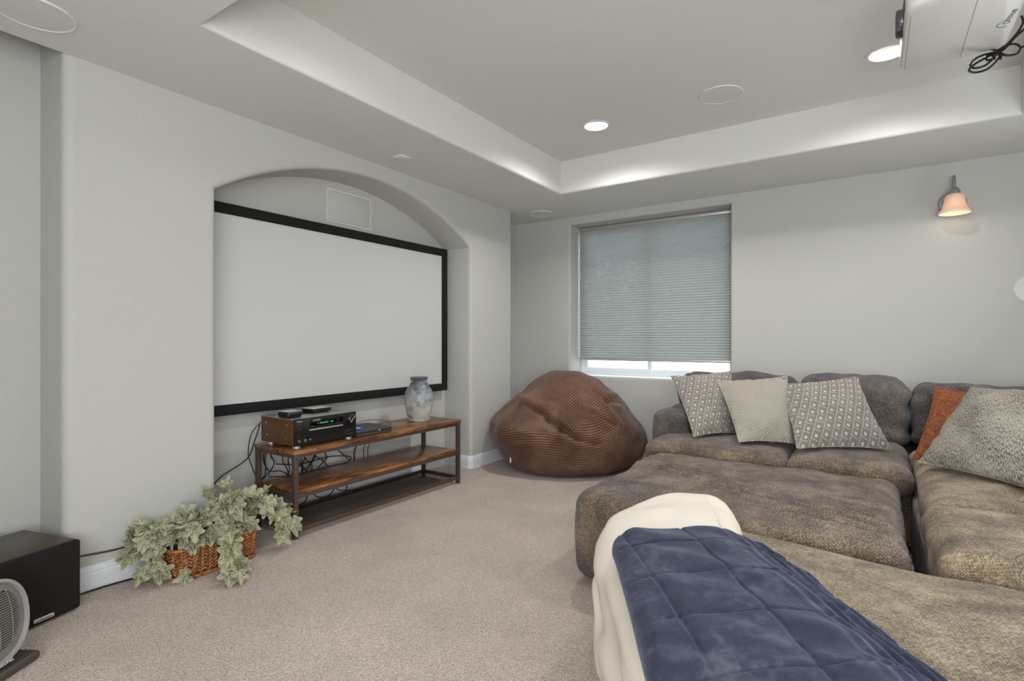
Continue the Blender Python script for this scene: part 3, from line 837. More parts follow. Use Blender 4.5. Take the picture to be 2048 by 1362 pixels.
# expanded metal: diamond lattice wires
def lattice(name, u0, u1, v0, v1, px, pv, mapf, parent, w=0.0020, thick=0.0015):
    V, F = [], []
    def seg(a, b):
        a = Vector(a); b = Vector(b); d = (b - a)
        if d.length < 1e-4: return
        d.normalize(); n_ = Vector((-d.y, d.x)) * w / 2; base = len(V)
        for q in (a - n_, a + n_, b + n_, b - n_):
            V.append(mapf(q.x, q.y, -thick / 2)); V.append(mapf(q.x, q.y, thick / 2))
        F.extend([(base, base + 2, base + 4, base + 6), (base + 1, base + 7, base + 5, base + 3), (base, base + 6, base + 7, base + 1), (base + 2, base + 3, base + 5, base + 4)])
    k_ = pv / px; W_ = u1 - u0; Hh = v1 - v0
    for sgn in (1, -1):
        n0 = -int(Hh / pv) - 2; n1 = int((W_ * k_ + Hh) / pv) + 2
        for i in range(n0 - n1, n1 + n1):
            c = i * pv      # v = sgn*k*(u-u0) + c
            us = []
            lo_u, hi_u = 0.0, W_
            # clip v in [0,Hh]
            ua = (0 - c) / (sgn * k_); ub = (Hh - c) / (sgn * k_)
            a, b = min(ua, ub), max(ua, ub); lo_u = max(lo_u, a); hi_u = min(hi_u, b)
            if hi_u - lo_u > 1e-3: seg((u0 + lo_u, v0 + sgn * k_ * lo_u + c), (u0 + hi_u, v0 + sgn * k_ * hi_u + c))
    o = mesh_obj(name, V, F, M['mesh_metal'], parent); o['kind'] = 'stuff'; return o
lattice('mesh_shelf', SYa + 0.01 - oy, SYb - 0.01 - oy, SX0 + 0.01 - ox, SX1 - 0.01 - ox, 0.017, 0.030, lambda u, v, w: (v, u, ztb - 0.006 + w), t)
lattice('mesh_side', SX0 + lg - ox, SX1 - lg - ox, ztb, ztm - 0.040, 0.014, 0.026, lambda u, v, w: (u, SYa + 0.012 - oy + w, v), t)
lattice('mesh_side', SX0 + lg - ox, SX1 - lg - ox, ztb, ztm - 0.040, 0.014, 0.026, lambda u, v, w: (u, SYb - 0.012 - oy + w, v), t)

# ------------------------------------------------------------------ receiver and small devices
rx1, rx0, ry0, ry1 = -2.672, -3.0, 1.793, 2.222
t = thing('av_receiver', 'large black audio receiver with lit display on the left of the stand', 'receiver', ((rx0 + rx1) / 2, (ry0 + ry1) / 2, zt1))
def W_(x, y, z): return (x - (rx0 + rx1) / 2, y - (ry0 + ry1) / 2, z)
hx, hy = (rx1 - rx0) / 2, (ry1 - ry0) / 2
M['rec_side'] = grainy('receiver_steel', col(96, 66, 34), 0.38, 0.2, amp=0.1, scale=20)
M['rec_top'] = grainy('receiver_top_reflection', col(146, 141, 136), 0.3, 0.2, amp=0.06, scale=20)  # pale grey puts the bright reflection on the top into the colour
box('chassis', -hx, hx - 0.006, -hy + 0.002, hy - 0.002, 0.018, 0.165, M['rec_side'], t, 0.003)
box('cover_plate', -hx, hx - 0.004, -hy + 0.001, hy - 0.001, 0.163, 0.167, M['rec_top'], t, 0.001)
fp = box('front_panel', hx - 0.008, hx + 0.002, -hy, hy, 0.017, 0.169, M['black_plastic'], t, 0.002)
box('display_window', hx + 0.001, hx + 0.003, -hy + 0.10, hy - 0.10, 0.108, 0.155, plain('display_glass', col(6, 8, 8), 0.08), fp, 0.0005)
box('button_strip', hx + 0.001, hx + 0.004, -hy + 0.095, hy - 0.10, 0.094, 0.101, M['silver'], fp, 0.0008)
fx = hx + 0.0032
def ptext(body, y, z, size, mat=M['print'], par=None): return text('lettering', body, size, mat, par or fp, frame_mtx((fx, y, z), (0, 1, 0), (0, 0, 1)))
ptext('ONKYO', -hy + 0.014, 0.151, 0.0095)
ptext('STRM BOX', -hy + 0.165, 0.126, 0.0125, M['green_led'])
ptext('53.5', -hy + 0.238, 0.126, 0.0125, M['green_led'])
ptext('2', -hy + 0.150, 0.127, 0.013, M['green_led'])
bmq = bmesh.new()
for (y, z, w) in ((0.020, 0.141, 0.024), (0.022, 0.133, 0.02), (0.018, 0.116, 0.026), (0.024, 0.110, 0.014), (0.022, 0.075, 0.01), (0.02, 0.066, 0.018), (0.06, 0.07, 0.012), (0.062, 0.061, 0.008),
                  (0.105, 0.118, 0.02), (0.105, 0.112, 0.022), (0.28, 0.140, 0.022), (0.285, 0.134, 0.012), (0.282, 0.122, 0.018), (0.30, 0.158, 0.022), (0.395, 0.157, 0.012),
                  (0.34, 0.056, 0.03), (0.36, 0.062, 0.045), (0.34, 0.040, 0.068), (0.372, 0.030, 0.04), (0.10, 0.104, 0.02), (0.13, 0.104, 0.12), (0.26, 0.104, 0.012), (0.285, 0.104, 0.012), (0.305, 0.104, 0.012)):
    add_box(bmq, fx - 0.0005, fx + 0.0003, -hy + y, -hy + y + w, z, z + 0.0014)
bm_obj('panel_print', bmq, M['print_grey'], fp)['kind'] = 'stuff'
rotY = Matrix.Rotation(R(90), 4, 'Y')
def dial(name, y, z, r, d, mat, par):
    o = lathe(name, [(r, 0.0), (r, d * 0.85), (r * 0.92, d), (0.001, d)], mat, par, 40, True, False, Matrix.Translation((hx + 0.001, y, z)) @ rotY)
    return o
kn = dial('volume_knob', hy - 0.036, 0.128, 0.027, 0.016, M['knob_metal'], fp)
bmq = bmesh.new(); add_box(bmq, 0, 0.001, -0.0012, 0.0012, -0.026, 0.026)
mtk = Matrix.Translation((hx + 0.0172, hy - 0.036, 0.128)) @ Matrix.Rotation(R(-45), 4, 'X')
for v in bmq.verts: v.co = mtk @ v.co
bm_obj('pointer_line', bmq, M['print'], kn)
for yy in (0.028, 0.066):
    dial('small_knob', -hy + yy, 0.044, 0.009, 0.008, M['chrome'], fp)
dial('headphone_jack', -hy + 0.101, 0.044, 0.006, 0.003, M['chrome'], fp)
for x in (-hx + 0.05, hx - 0.03):
    for y in (-hy + 0.035, hy - 0.035):
        lathe('foot', [(0.019, 0.0), (0.021, 0.002), (0.021, 0.016), (0.018, 0.018)], M['silver'], t, 32, mtx=Matrix.Translation((x, y, 0)))
for (x, z) in ((-hx + 0.06, 0.06), (hx - 0.07, 0.13), (hx - 0.08, 0.055), (-hx + 0.05, 0.13)):
    bmq = bmesh.new(); bmesh.ops.create_cone(bmq, cap_ends=True, segments=14, radius1=0.0055, radius2=0.0045, depth=0.003, matrix=Matrix.Translation((x, -hy + 0.001, z)) @ Matrix.Rotation(R(90), 4, 'X'))
    bm_obj('screw', bmq, M['chrome'], t)
bmq = bmesh.new()
for r_ in range(8):
    for q in range(8):
        add_box(bmq, -hx + 0.06 + r_ * 0.013, -hx + 0.068 + r_ * 0.013, -hy + 0.14 + q * 0.018, -hy + 0.152 + q * 0.018, 0.1665, 0.1678)
bm_obj('vent_slots', bmq, M['black_plastic'], t)['kind'] = 'stuff'
rt = zt1 + 0.1675
# streaming box, left
t = thing('streaming_box', 'small square black streaming box with pale top on the receiver left side', 'media box', (-2.775, 1.835, rt), R(2))
box('body', -0.048, 0.048, -0.048, 0.048, 0.001, 0.038, M['black_plastic'], t, 0.012, 4)
box('top_cover', -0.046, 0.046, -0.046, 0.046, 0.0372, 0.0395, M['silver'], t, 0.001)
t = thing('network_box', 'slim black box with silver edge on the receiver over its vents', 'media box', (-2.86, 2.075, rt), R(5))
box('body', -0.05, 0.05, -0.07, 0.07, 0.006, 0.026, M['black_plastic'], t, 0.003)
box('top_cover', -0.05, 0.05, -0.07, 0.07, 0.026, 0.030, M['silver'], t, 0.0015)
for x in (-0.035, 0.035):
    for y in (-0.05, 0.05): box('foot', x - 0.006, x + 0.006, y - 0.006, y + 0.006, 0, 0.007, M['black_plastic'], t, 0.001)
# slim disc player / console to the right of the receiver
t = thing('game_console', 'slim dark grey console lying flat on the stand right of the receiver', 'console', (-2.80, 2.385, zt1), R(-4))
for q, (z0, z1, s) in enumerate(((0.004, 0.020, 0.0), (0.023, 0.039, 0.003))):
    box('shell', -0.125 - s, 0.125 + s, -0.14, 0.14, z0, z1, M['fan_dark'] if q == 0 else grainy('console_matte', col(56, 56, 60), 0.45, amp=0.1), t, 0.004)
box('centre_slot', -0.118, 0.123, -0.135, 0.135, 0.018, 0.025, M['black_plastic'], t, 0.001)
box('status_badge', 0.127, 0.129, 0.03, 0.042, 0.025, 0.031, M['print'], t, 0.0005)
t = thing('blue_card_case', 'small bright blue plastic case on top of the slim console', 'case', (-2.745, 2.30, zt1 + 0.039), R(25))
box('shell', -0.022, 0.022, -0.03, 0.03, 0.0, 0.010, M['blue'], t, 0.002)
box('label_sticker', -0.018, 0.018, -0.024, 0.0, 0.010, 0.0112, M['plastic_white'], t, 0.0003)

# vase
t = thing('stoneware_vase', 'grey blue mottled stoneware vase on the right end of the stand', 'vase', (-2.868, 2.985, zt1))
prof = [(0.072, 0.0), (0.078, 0.003), (0.078, 0.012), (0.086, 0.03), (0.098, 0.075), (0.107, 0.13), (0.110, 0.175), (0.104, 0.215), (0.088, 0.25), (0.070, 0.272), (0.060, 0.285), (0.058, 0.295), (0.060, 0.31), (0.066, 0.322), (0.069, 0.328), (0.066, 0.332), (0.056, 0.328), (0.05, 0.30), (0.07, 0.25)]
body = lathe('body', prof, M['vase'], t, 64, True, False)
V, F = [], []
for z, r_ in ((0.2795, 0.0655), (0.2860, 0.062), (0.016, 0.081)):
    ring = [Vector((r_ * math.cos(2 * PI * i / 48), r_ * math.sin(2 * PI * i / 48), z)) for i in range(49)]
    v_, f_ = tube_data(ring, 0.0035, 6, False); mesh_obj('raised_ring', v_, f_, M['vase'], t, True)

# ------------------------------------------------------------------ cables
def cable(label, pts, r=0.003, mat=None, group=None, name='cable', n=8, seg=6):
    c0 = Vector(pts[0]); o = tube(name, [Vector(p) - c0 for p in pts], r, mat or M['cable'], None, seg, n, c0)
    return tag(o, label, 'cable', group)
cable('thin dark brown cable running along the wall from the subwoofer to the ivy', [(-2.84, 0.80, 0.18), (-2.842, 0.884, 0.166), (-2.83, 1.003, 0.158), (-2.83, 1.10, 0.165), (-2.838, 1.21, 0.186), (-2.84, 1.32, 0.20), (-2.84, 1.42, 0.17), (-2.88, 1.5, 0.10)], 0.004, M['cable_brown'])
cable('black cable lying on the carpet along the left baseboard', [(-2.83, 0.80, 0.006), (-2.835, 0.95, 0.006), (-2.82, 1.10, 0.006), (-2.835, 1.25, 0.006), (-2.83, 1.42, 0.006)], 0.004)
cable('white cable looping over behind the black subwoofer', [(-3.12, 0.10, 0.05), (-3.10, 0.30, 0.24), (-3.09, 0.45, 0.305), (-3.08, 0.60, 0.29), (-3.08, 0.72, 0.22), (-3.09, 0.76, 0.1)], 0.010, M['cable_white'])
cable('black cable arching out left of the stand against the alcove wall', [(-3.02, 1.80, 0.60), (-3.03, 1.77, 0.50), (-3.06, 1.74, 0.40), (-3.10, 1.60, 0.31), (-3.11, 1.53, 0.20), (-3.10, 1.50, 0.13)], 0.0035)
cable('outer thin cable curving down behind the receiver left edge', [(-3.01, 1.84, 0.64), (-3.04, 1.765, 0.56), (-3.05, 1.745, 0.44), (-3.04, 1.76, 0.36), (-3.05, 1.8, 0.27)], 0.003)
cable('thin wire loop rising over the right edge of the slim console', [(-2.94, 2.44, 0.53), (-2.88, 2.50, 0.552), (-2.80, 2.56, 0.550), (-2.74, 2.58, 0.525), (-2.76, 2.54, 0.498)], 0.0018)
rr = random.Random(4)
gl = 'black cables tangled behind the media stand'
for i in range(15):
    y0 = 1.83 + rr.random() * 0.50; y1 = y0 + rr.uniform(-0.10, 0.14); y2 = y1 + rr.uniform(-0.16, 0.16)
    pts = [(-3.05, y0, 0.475), (-3.07 + rr.uniform(-.02, .02), (y0 + y1) / 2 + rr.uniform(-.04, .04), 0.40), (-3.08, y1, 0.33 + rr.uniform(-.03, .03)), (-3.06, (y1 + y2) / 2, 0.285), (-3.09, y2, 0.22), (-3.10, y2 + rr.uniform(-.1, .1), 0.12)]
    cable('one of the black cables hanging in a tangle behind the stand shelves', pts, 0.0035, None, gl)
cable('black cable coiled in a long loop on the left of the middle shelf', [(-3.03, 1.86, 0.275), (-2.96, 2.0, 0.268), (-2.90, 2.18, 0.290), (-2.86, 2.30, 0.300), (-2.90, 2.36, 0.325), (-2.97, 2.25, 0.335), (-3.0, 2.05, 0.32), (-3.05, 1.92, 0.34)], 0.0035)
for (y, lb) in ((2.575, 'thick black cable hanging straight down the alcove wall behind the shelves'), (2.66, 'black cable hanging beside a twin, right of the outlet'), (2.70, 'thin black cable crossing its neighbour, furthest right behind the shelves')):
    cable(lb, [(-3.05, y, 0.47), (-3.08, y + 0.02, 0.38), (-3.09, y - 0.02, 0.30), (-3.09, y - 0.01, 0.14)], 0.005 if y < 2.6 else 0.003)
for i, (y, dy) in enumerate(((2.05, 0.12), (2.12, 0.1), (2.2, -0.08), (2.32, 0.14), (2.38, -0.1), (2.44, 0.08))):
    cable('black cable slumped down onto the back of the mesh shelf', [(-3.09, y + dy, 0.235), (-3.07, y + dy / 2, 0.15), (-3.03, y, 0.075), (-2.97, y - dy, 0.066)], 0.0035, None, 'black cables slumped on the mesh shelf')

# ------------------------------------------------------------------ subwoofer
ph = R(15.4)
t = thing('subwoofer', 'black box subwoofer with cloth front standing on the carpet at the left', 'speaker', (-2.689, 0.833, 0), ph)
# local axes: +x outwards (front), +y towards far corner; far front corner at the origin
sub = box('cabinet', -0.355, -0.022, -0.385, 0.0, 0.010, 0.288, M['sub_black'], t, 0.010, 3)
box('front_grille', -0.026, 0.0, -0.385, 0.0, 0.008, 0.289, M['sub_cloth'], t, 0.013, 4)
bd = box('badge', -0.002, 0.004, -0.170, -0.100, 0.022, 0.037, M['silver'], t, 0.0055, 4)
text('lettering', 'polkaudio', 0.0125, M['print_grey'], bd, frame_mtx((0.0043, -0.163, 0.0262), (0, 1, 0), (0, 0, 1)))
for x in (-0.32, -0.05):
    for y in (-0.35, -0.035): lathe('foot', [(0.018, 0), (0.02, 0.011)], M['black_plastic'], t, 20, mtx=Matrix.Translation((x, y, 0)))

# ------------------------------------------------------------------ fan heater
fd = Vector((-0.53, 0.849, 0)).normalized(); fn_ = Vector((0.849, 0.53, 0)).normalized()
ang = math.atan2(fn_.y, fn_.x)            # local +x = facing, +y = along fd
t = thing('fan_heater', 'grey oval fan heater on a dark base at the bottom left corner', 'heater', (-2.350, 0.486, 0), ang)
def oval(a, hw, hh):
    # egg shaped outline, flatter at the bottom
    c, s = math.cos(a), math.sin(a); e = 0.86
    y = hw * (abs(c) ** e) * (1 if c > 0 else -1); z = hh * (abs(s) ** (e if s > 0 else 0.72)) * (1 if s > 0 else -1)
    if s < 0: y *= 1 + 0.10 * s
    return y, z
tilt = Matrix.Rotation(R(-7), 4, 'Y'); fc = Vector((0, 0, 0.182))
def fpt(x, y, z): return fc + tilt @ Vector((x, y, z))
def oval_loft(name, rings, mat, par, cap0=False, cap1=False, N=64):
    V, F = [], []
    for x, hw, hh in rings:
        for i in range(N):
            y, z = oval(2 * PI * i / N, hw, hh); V.append(fpt(x, y, z))
    for k_ in range(len(rings) - 1):
        for i in range(N): F.append((k_ * N + i, k_ * N + (i + 1) % N, (k_ + 1) * N + (i + 1) % N, (k_ + 1) * N + i))
    if cap0: F.append(tuple(range(N)))
    if cap1: F.append(tuple((len(rings) - 1) * N + q for q in range(N)))
    bm = bmesh.new(); vv = [bm.verts.new(v) for v in V]
    for f in F: bm.faces.new([vv[q] for q in f])
    return autosmooth(bm_obj(name, bm, mat, par), 40)
hw, hh = 0.128, 0.138
oval_loft('housing', [(-0.11, 0.085, 0.095), (-0.10, 0.105, 0.115), (-0.05, 0.124, 0.134), (0.0, hw, hh)], M['fan_dark'], t, True)
oval_loft('bezel', [(0.0, hw, hh), (0.010, hw, hh), (0.014, hw - 0.004, hh - 0.004), (0.014, hw - 0.010, hh - 0.010), (0.006, hw - 0.013, hh - 0.013), (-0.004, hw - 0.013, hh - 0.013)], M['fan_bezel'], t)
oval_loft('back_plate', [(-0.030, hw - 0.012, hh - 0.012), (-0.031, 0.02, 0.02)], M['black_plastic'], t, True, True)
# grille: solid rim then slats
def rim_plate():
    N = 72; V, F = [], []
    for i in range(N):
        a = 2 * PI * i / N; y0, z0 = oval(a, hw - 0.012, hh - 0.012); y1, z1 = oval(a, hw - 0.030, hh - 0.040)
        V += [fpt(0.002, y0, z0), fpt(0.008, y1, z1 + 0.004), fpt(-0.004, y1, z1 + 0.004)]
    for i in range(N):
        j = (i + 1) % N
        F += [(3 * i, 3 * j, 3 * j + 1, 3 * i + 1), (3 * i + 1, 3 * j + 1, 3 * j + 2, 3 * i + 2)]
    return autosmooth(mesh_obj('grille_rim', V, F, M['fan_grey'], t), 40)
rim_plate()
bmq = bmesh.new(); nsl = 25
for i in range(nsl):
    z = -0.090 + 0.19 * i / (nsl - 1)
    zz = (z - 0.004) / (hh - 0.040); w = (hw - 0.028) * math.sqrt(max(0.02, 1 - abs(zz) ** 2.3))
    bmv = add_box(bmq, -0.006, 0.007, -w, w, z - 0.0019, z + 0.0019)
    for v in bmv: v.co = fpt(v.co.x, v.co.y, v.co.z)
bm_obj('slats', bmq, M['fan_grey'], t)['kind'] = 'stuff'
for yb in (-0.07, -0.025, 0.025, 0.07):
    pts = [fpt(0.0075, yb * math.sqrt(max(0, 1 - (z / 0.16) ** 2)), z) for z in [-0.092 + 0.19 * q / 12 for q in range(13)]]
    V, F = tube_data(pts, 0.0018, 6); mesh_obj('rib', V, F, M['fan_grey'], t, True)
bmq = bmesh.new(); add_box(bmq, -0.10, 0.045, -0.125, 0.138, 0.004, 0.034, 0.012, 3)
autosmooth(bm_obj('base', bmq, M['fan_dark'], t), 40)
box('neck', -0.07, 0.0, -0.05, 0.05, 0.030, 0.070, M['fan_dark'], t, 0.008)
lt = text('lettering', 'PELONIS', 0.0145, M['print'], t, frame_mtx(fpt(0.016, -0.005, -hh + 0.0005), (0, 1, 0), tilt @ Vector((-0.35, 0, 1))), 0.0005)
lathe('brand_ring', [(0.009, 0.0), (0.009, 0.001), (0.006, 0.001), (0.006, 0.0)], M['print'], t, 24, False, False, Matrix.Translation(fpt(0.015, -0.020, -hh + 0.006)) @ Matrix.Rotation(R(90), 4, 'Y'))

# ------------------------------------------------------------------ wicker basket and ivy
BX, BY = -2.712, 1.350
bl2, bw2, bh2 = 0.188, 0.110, 0.150         # half length (y), half width (x), height
t = thing('wicker_basket', 'woven brown bamboo basket planter on the carpet before the alcove', 'basket', (BX, BY, 0), R(-2))
def basket_pt(s, z):
    """s in 0..1 around a rounded rectangle, slightly flared"""
    fl = 1 + 0.10 * (z / bh2); a = 2 * PI * s; c, q = math.cos(a), math.sin(a); e = 0.38
    return Vector(((abs(c) ** e) * (1 if c > 0 else -1) * bw2 * fl, (abs(q) ** e) * (1 if q > 0 else -1) * bl2 * fl, z))
# arclength table
NS = 720; tab = [basket_pt(i / NS, 0) for i in range(NS + 1)]; acc = [0.0]
for i in range(NS): acc.append(acc[-1] + (tab[i + 1] - tab[i]).length)
def s_of(u):
    target = u * acc[-1]; lo, hi = 0, NS
    while hi - lo > 1:
        m_ = (lo + hi) // 2
        if acc[m_] <= target: lo = m_
        else: hi = m_
    return (lo + (target - acc[lo]) / max(1e-9, acc[hi] - acc[lo])) / NS
def wall_pt(u, z, off=0.0):
    p = basket_pt(s_of(u % 1.0), z); d = Vector((p.x / bw2, p.y / bl2, 0)).normalized(); return p + d * off
V, F = [], []
for j in range(2):
    for i in range(96): V.append(wall_pt(i / 96, 0.004 + j * (bh2 - 0.006), -0.004))
for i in range(96): F.append((i, (i + 1) % 96, 96 + (i + 1) % 96, 96 + i))
F.append(tuple(range(96)))
mesh_obj('liner', V, F, grainy('dark_bamboo_liner', col(70, 38, 20), 0.7), t, True)
# herringbone strips
V, F = [], []
ncol, nrow = 66, 7
for i in range(ncol):
    for j in range(nrow):
        u0 = i / ncol; du = 0.92 / ncol; z0 = 0.016 + j * (bh2 - 0.034) / nrow; dz = (bh2 - 0.034) / nrow
        sl = dz * 0.75 * (1 if (i // 1) % 2 else -1)
        b = len(V)
        for (uu, zz, oo) in ((u0, z0 + max(0, -sl), -0.001), (u0 + du, z0 + max(0, -sl) + sl, -0.001), (u0 + du, z0 + max(0, -sl) + sl + dz * 0.85, 0.001), (u0, z0 + max(0, -sl) + dz * 0.85, 0.001), (u0 + du / 2, z0 + max(0, -sl) + sl / 2 + dz * 0.42, 0.0045)):
            V.append(wall_pt(uu, min(zz, bh2 - 0.012), oo))
        F += [(b, b + 1, b + 4), (b + 1, b + 2, b + 4), (b + 2, b + 3, b + 4), (b + 3, b, b + 4)]
mesh_obj('woven_strips', V, F, M['wicker'], t)['kind'] = 'stuff'
for z, r_ in ((0.009, 0.009), (bh2 - 0.006, 0.009)):
    pts = [wall_pt(i / 96, z, 0.003) for i in range(97)]
    V, F = tube_data(pts, r_, 8, False); mesh_obj('rim_band', V, F, M['wicker'], t, True)

iv = thing('ivy_plant', 'variegated artificial ivy spilling out of the woven basket', 'plant', (BX, BY, 0.05))
soil = [(0.0, 0)] 
V = [Vector((0, 0, 0.085))] + [wall_pt(i / 48, bh2 - 0.03, -0.006) - Vector((0, 0, 0.05)) for i in range(48)]
F = [(0, 1 + i, 1 + (i + 1) % 48) for i in range(48)]
mesh_obj('moss_filling', V, F, M['soil'], iv, True)
# leaf meshes
def make_leaf(seed, cup):
    rg = random.Random(seed)
    key = [(0, 1.0), (18, 0.62), (36, 0.50), (58, 0.78), (72, 0.74), (95, 0.42), (118, 0.56), (140, 0.55), (160, 0.34), (180, 0.20)]
    def rad(a):
        a = abs(a)
        for (a0_, r0), (a1_, r1) in zip(key, key[1:]):
            if a0_ <= a <= a1_:
                f = (a - a0_) / (a1_ - a0_); f = f * f * (3 - 2 * f) if r1 > r0 else f; return r0 + (r1 - r0) * f
        return 0.2
    N = 30; V = [Vector((0, 0, 0))]; E = [0.0]; Ve = [1.0]
    for ring in (0.5, 1.0):
        for i in range(N):
            a = -180 + 360 * i / N; r_ = rad(a) * (1 + rg.uniform(-.05, .05)) * ring
            x, y = r_ * math.cos(R(a)), r_ * math.sin(R(a))
            z = cup * (abs(y) * 0.45 - 0.35 * x * x * (1 if x > 0 else 0.2)) + 0.04 * math.sin(a * 0.11 + seed) * ring
            V.append(Vector((x, y, z))); E.append(0.35 if ring < 1 else 0.85)
            Ve.append(1.0 if (ring < 1 and min(abs(a), abs(abs(a) - 60), abs(abs(a) - 125)) < 7) else 0.0)
    F = []
    for i in range(N):
        j = (i + 1) % N
        F.append((0, 1 + i, 1 + j)); F.append((1 + i, 1 + N + i, 1 + N + j, 1 + j))
    me = bpy.data.meshes.new('ivy_leaf_%d' % seed); me.from_pydata([tuple(v) for v in V], [], F); me.update()
    me.materials.append(M['leaf']); me.polygons.foreach_set('use_smooth', [True] * len(me.polygons))
    a1 = me.attributes.new('edge', 'FLOAT', 'POINT'); a1.data.foreach_set('value', E)
    a2 = me.attributes.new('vein', 'FLOAT', 'POINT'); a2.data.foreach_set('value', Ve)
    uv = me.uv_layers.new(name='UVMap')
    for l in me.loops: c = me.vertices[l.vertex_index].co; uv.data[l.index].uv = (c.x + seed, c.y)
    return me
LM = [make_leaf(1, 0.9), make_leaf(2, 0.5), make_leaf(3, -0.5), make_leaf(5, 0.2)]
rg = random.Random(21)
leaf_count = 0
toCam = Vector((0, 0, 1.1)) - Vector((BX, BY, 0.2)); toCam.normalize()
def put_leaf(p, d, size):
    """p relative to basket origin (z from floor)"""
    global leaf_count
    if leaf_count >= 290: return
    zmin = 0.012
    o = bpy.data.objects.new('leaf', rg.choice(LM)); C.objects.link(o); o.parent = iv
    up = (Vector((0.40, -0.30, 0.75)) + Vector((rg.uniform(-.9, .9), rg.uniform(-.9, .9), rg.uniform(-.4, .4)))).normalized()
    x = Vector(d).normalized(); y = up.cross(x); y = y.normalized() if y.length > 1e-4 else Vector((0, 1, 0)); z = x.cross(y)
    m_ = Matrix((x, y, z)).transposed().to_4x4()
    q = Vector(p)
    tipz = q.z + x.z * size
    if tipz < zmin: q.z += (zmin - tipz)
    if q.z < 0.02: q.z = 0.02
    # keep clear of wall
    if BX + q.x + x.x * size < XS + 0.02 and not (AY0 < BY + q.y < AY1): q.x = XS + 0.025 - BX - min(0, x.x * size)
    m_.translation = q - Vector((0, 0, 0.05)); o.matrix_local = m_ @ Matrix.Scale(size, 4)
    leaf_count += 1
def stem(pts, nl, size=0.062, first=0.25):
    P = smooth_path([Vector(p) for p in pts], 6)
    V, F = tube_data([p - Vector((0, 0, 0.05)) for p in P], 0.0025, 5)
    mesh_obj('stem', V, F, M['stem'], iv, True)
    for i in range(nl):
        f = first + (1 - first) * (i + 0.5) / nl; k_ = min(len(P) - 2, int(f * (len(P) - 1)))
        p = P[k_]; d = (P[k_ + 1] - P[k_]).normalized()
        side = Vector((rg.uniform(-1, 1), rg.uniform(-1, 1), rg.uniform(-0.55, 0.45))); dd = (d * 0.7 + side * 0.9).normalized()
        put_leaf(p + side * 0.012, dd, size * rg.uniform(0.75, 1.2))
    put_leaf(P[-1], (P[-1] - P[-3]).normalized(), size)
B0 = 0.13
# dome over the basket
for i in range(15):
    y = rg.uniform(-0.16, 0.15); x = rg.uniform(-0.06, 0.07); tx = x + rg.uniform(-0.05, 0.09); ty = y * 1.25 + rg.uniform(-0.05, 0.05)
    hgt = 0.265 + 0.08 * rg.random() - 0.5 * abs(ty) * 0.35
    stem([(x, y, B0 - 0.02), ((x + tx) / 2, (y + ty) / 2, hgt * 0.85), (tx, ty, hgt), (tx + 0.03, ty * 1.1, hgt - 0.03)], 5, 0.060, 0.35)
for i in range(13):
    y = -0.16 + 0.32 * i / 12; x = rg.uniform(0.0, 0.06)
    stem([(x, y, B0 - 0.03), (x + 0.03, y + rg.uniform(-.03, .03), 0.175), (x + 0.06, y + rg.uniform(-.04, .04), 0.165)], 3, 0.056, 0.45)
for ty in (-0.17, -0.22, -0.26):
    stem([(0.0, -0.10, B0), (0.0, (ty - 0.1) / 2, 0.24), (0.02, ty, 0.25), (0.04, ty - 0.03, 0.21)], 4, 0.058, 0.3)
# tall sprigs
stem([(-0.02, 0.06, B0), (-0.04, 0.10, 0.26), (-0.05, 0.12, 0.36)], 4, 0.045, 0.45)
stem([(-0.03, 0.0, B0), (-0.06, 0.04, 0.27), (-0.08, 0.03, 0.33)], 4, 0.05, 0.4)
stem([(0.0, 0.14, B0), (0.0, 0.22, 0.24), (0.02, 0.28, 0.30)], 5, 0.055, 0.3)
stem([(0.0, -0.14, B0), (-0.02, -0.22, 0.24), (-0.02, -0.28, 0.27)], 5, 0.05, 0.3)
# left trailing mass
for (ex, ey, ez) in ((0.0, -0.30, 0.16), (0.04, -0.27, 0.09), (0.06, -0.245, 0.02), (0.08, -0.26, 0.05), (-0.02, -0.34, 0.14), (0.03, -0.31, 0.03), (-0.04, -0.31, 0.22)):
    stem([(0.0, -0.12, B0), (ex * 0.5, -0.24, 0.24), (ex, ey * 0.94, (ez + 0.2) / 2), (ex, ey, ez)], 4, 0.060, 0.35)
# front trailing strand
for (ex, ey, ez) in ((0.30, -0.06, 0.02), (0.24, 0.02, 0.03), (0.33, -0.03, 0.015), (0.20, 0.0, 0.06)):
    stem([(0.05, 0.06, B0), (0.12, 0.03, 0.21), (0.165, 0.02, 0.12), (ex, ey, ez)], 6, 0.066, 0.35)
stem([(0.04, -0.04, B0), (0.10, -0.08, 0.20), (0.15, -0.13, 0.09), (0.145, -0.17, 0.015)], 1, 0.05, 0.9)
# right trailing mass beside the stand
for (ex, ey, ez) in ((0.08, 0.36, 0.20), (0.12, 0.34, 0.12), (0.16, 0.30, 0.06), (0.05, 0.40, 0.16), (0.14, 0.38, 0.10), (0.10, 0.30, 0.24)):
    stem([(0.02, 0.13, B0), (ex * 0.5 + 0.02, 0.23, 0.22), (ex, ey * 0.92, (ez + 0.22) / 2), (ex, ey, ez)], 5, 0.057, 0.3)

# ------------------------------------------------------------------ bean bag
la = Vector((CA, SA, 0)); fa = Vector((-SA, CA, 0))
bc = Vector((-2.225, 4.135, 0))
prof = [(0.0, 0.40), (0.015, 0.50), (0.05, 0.565), (0.11, 0.615), (0.19, 0.655), (0.28, 0.675), (0.38, 0.665), (0.47, 0.60), (0.56, 0.515), (0.65, 0.415), (0.73, 0.31), (0.79, 0.20), (0.825, 0.10), (0.835, 0.0)]
def prof_at(z):
    for (z0, r0), (z1, r1) in zip(prof, prof[1:]):
        if z0 <= z <= z1:
            f = (z - z0) / (z1 - z0); return r0 + (r1 - r0) * f
    return 0.0
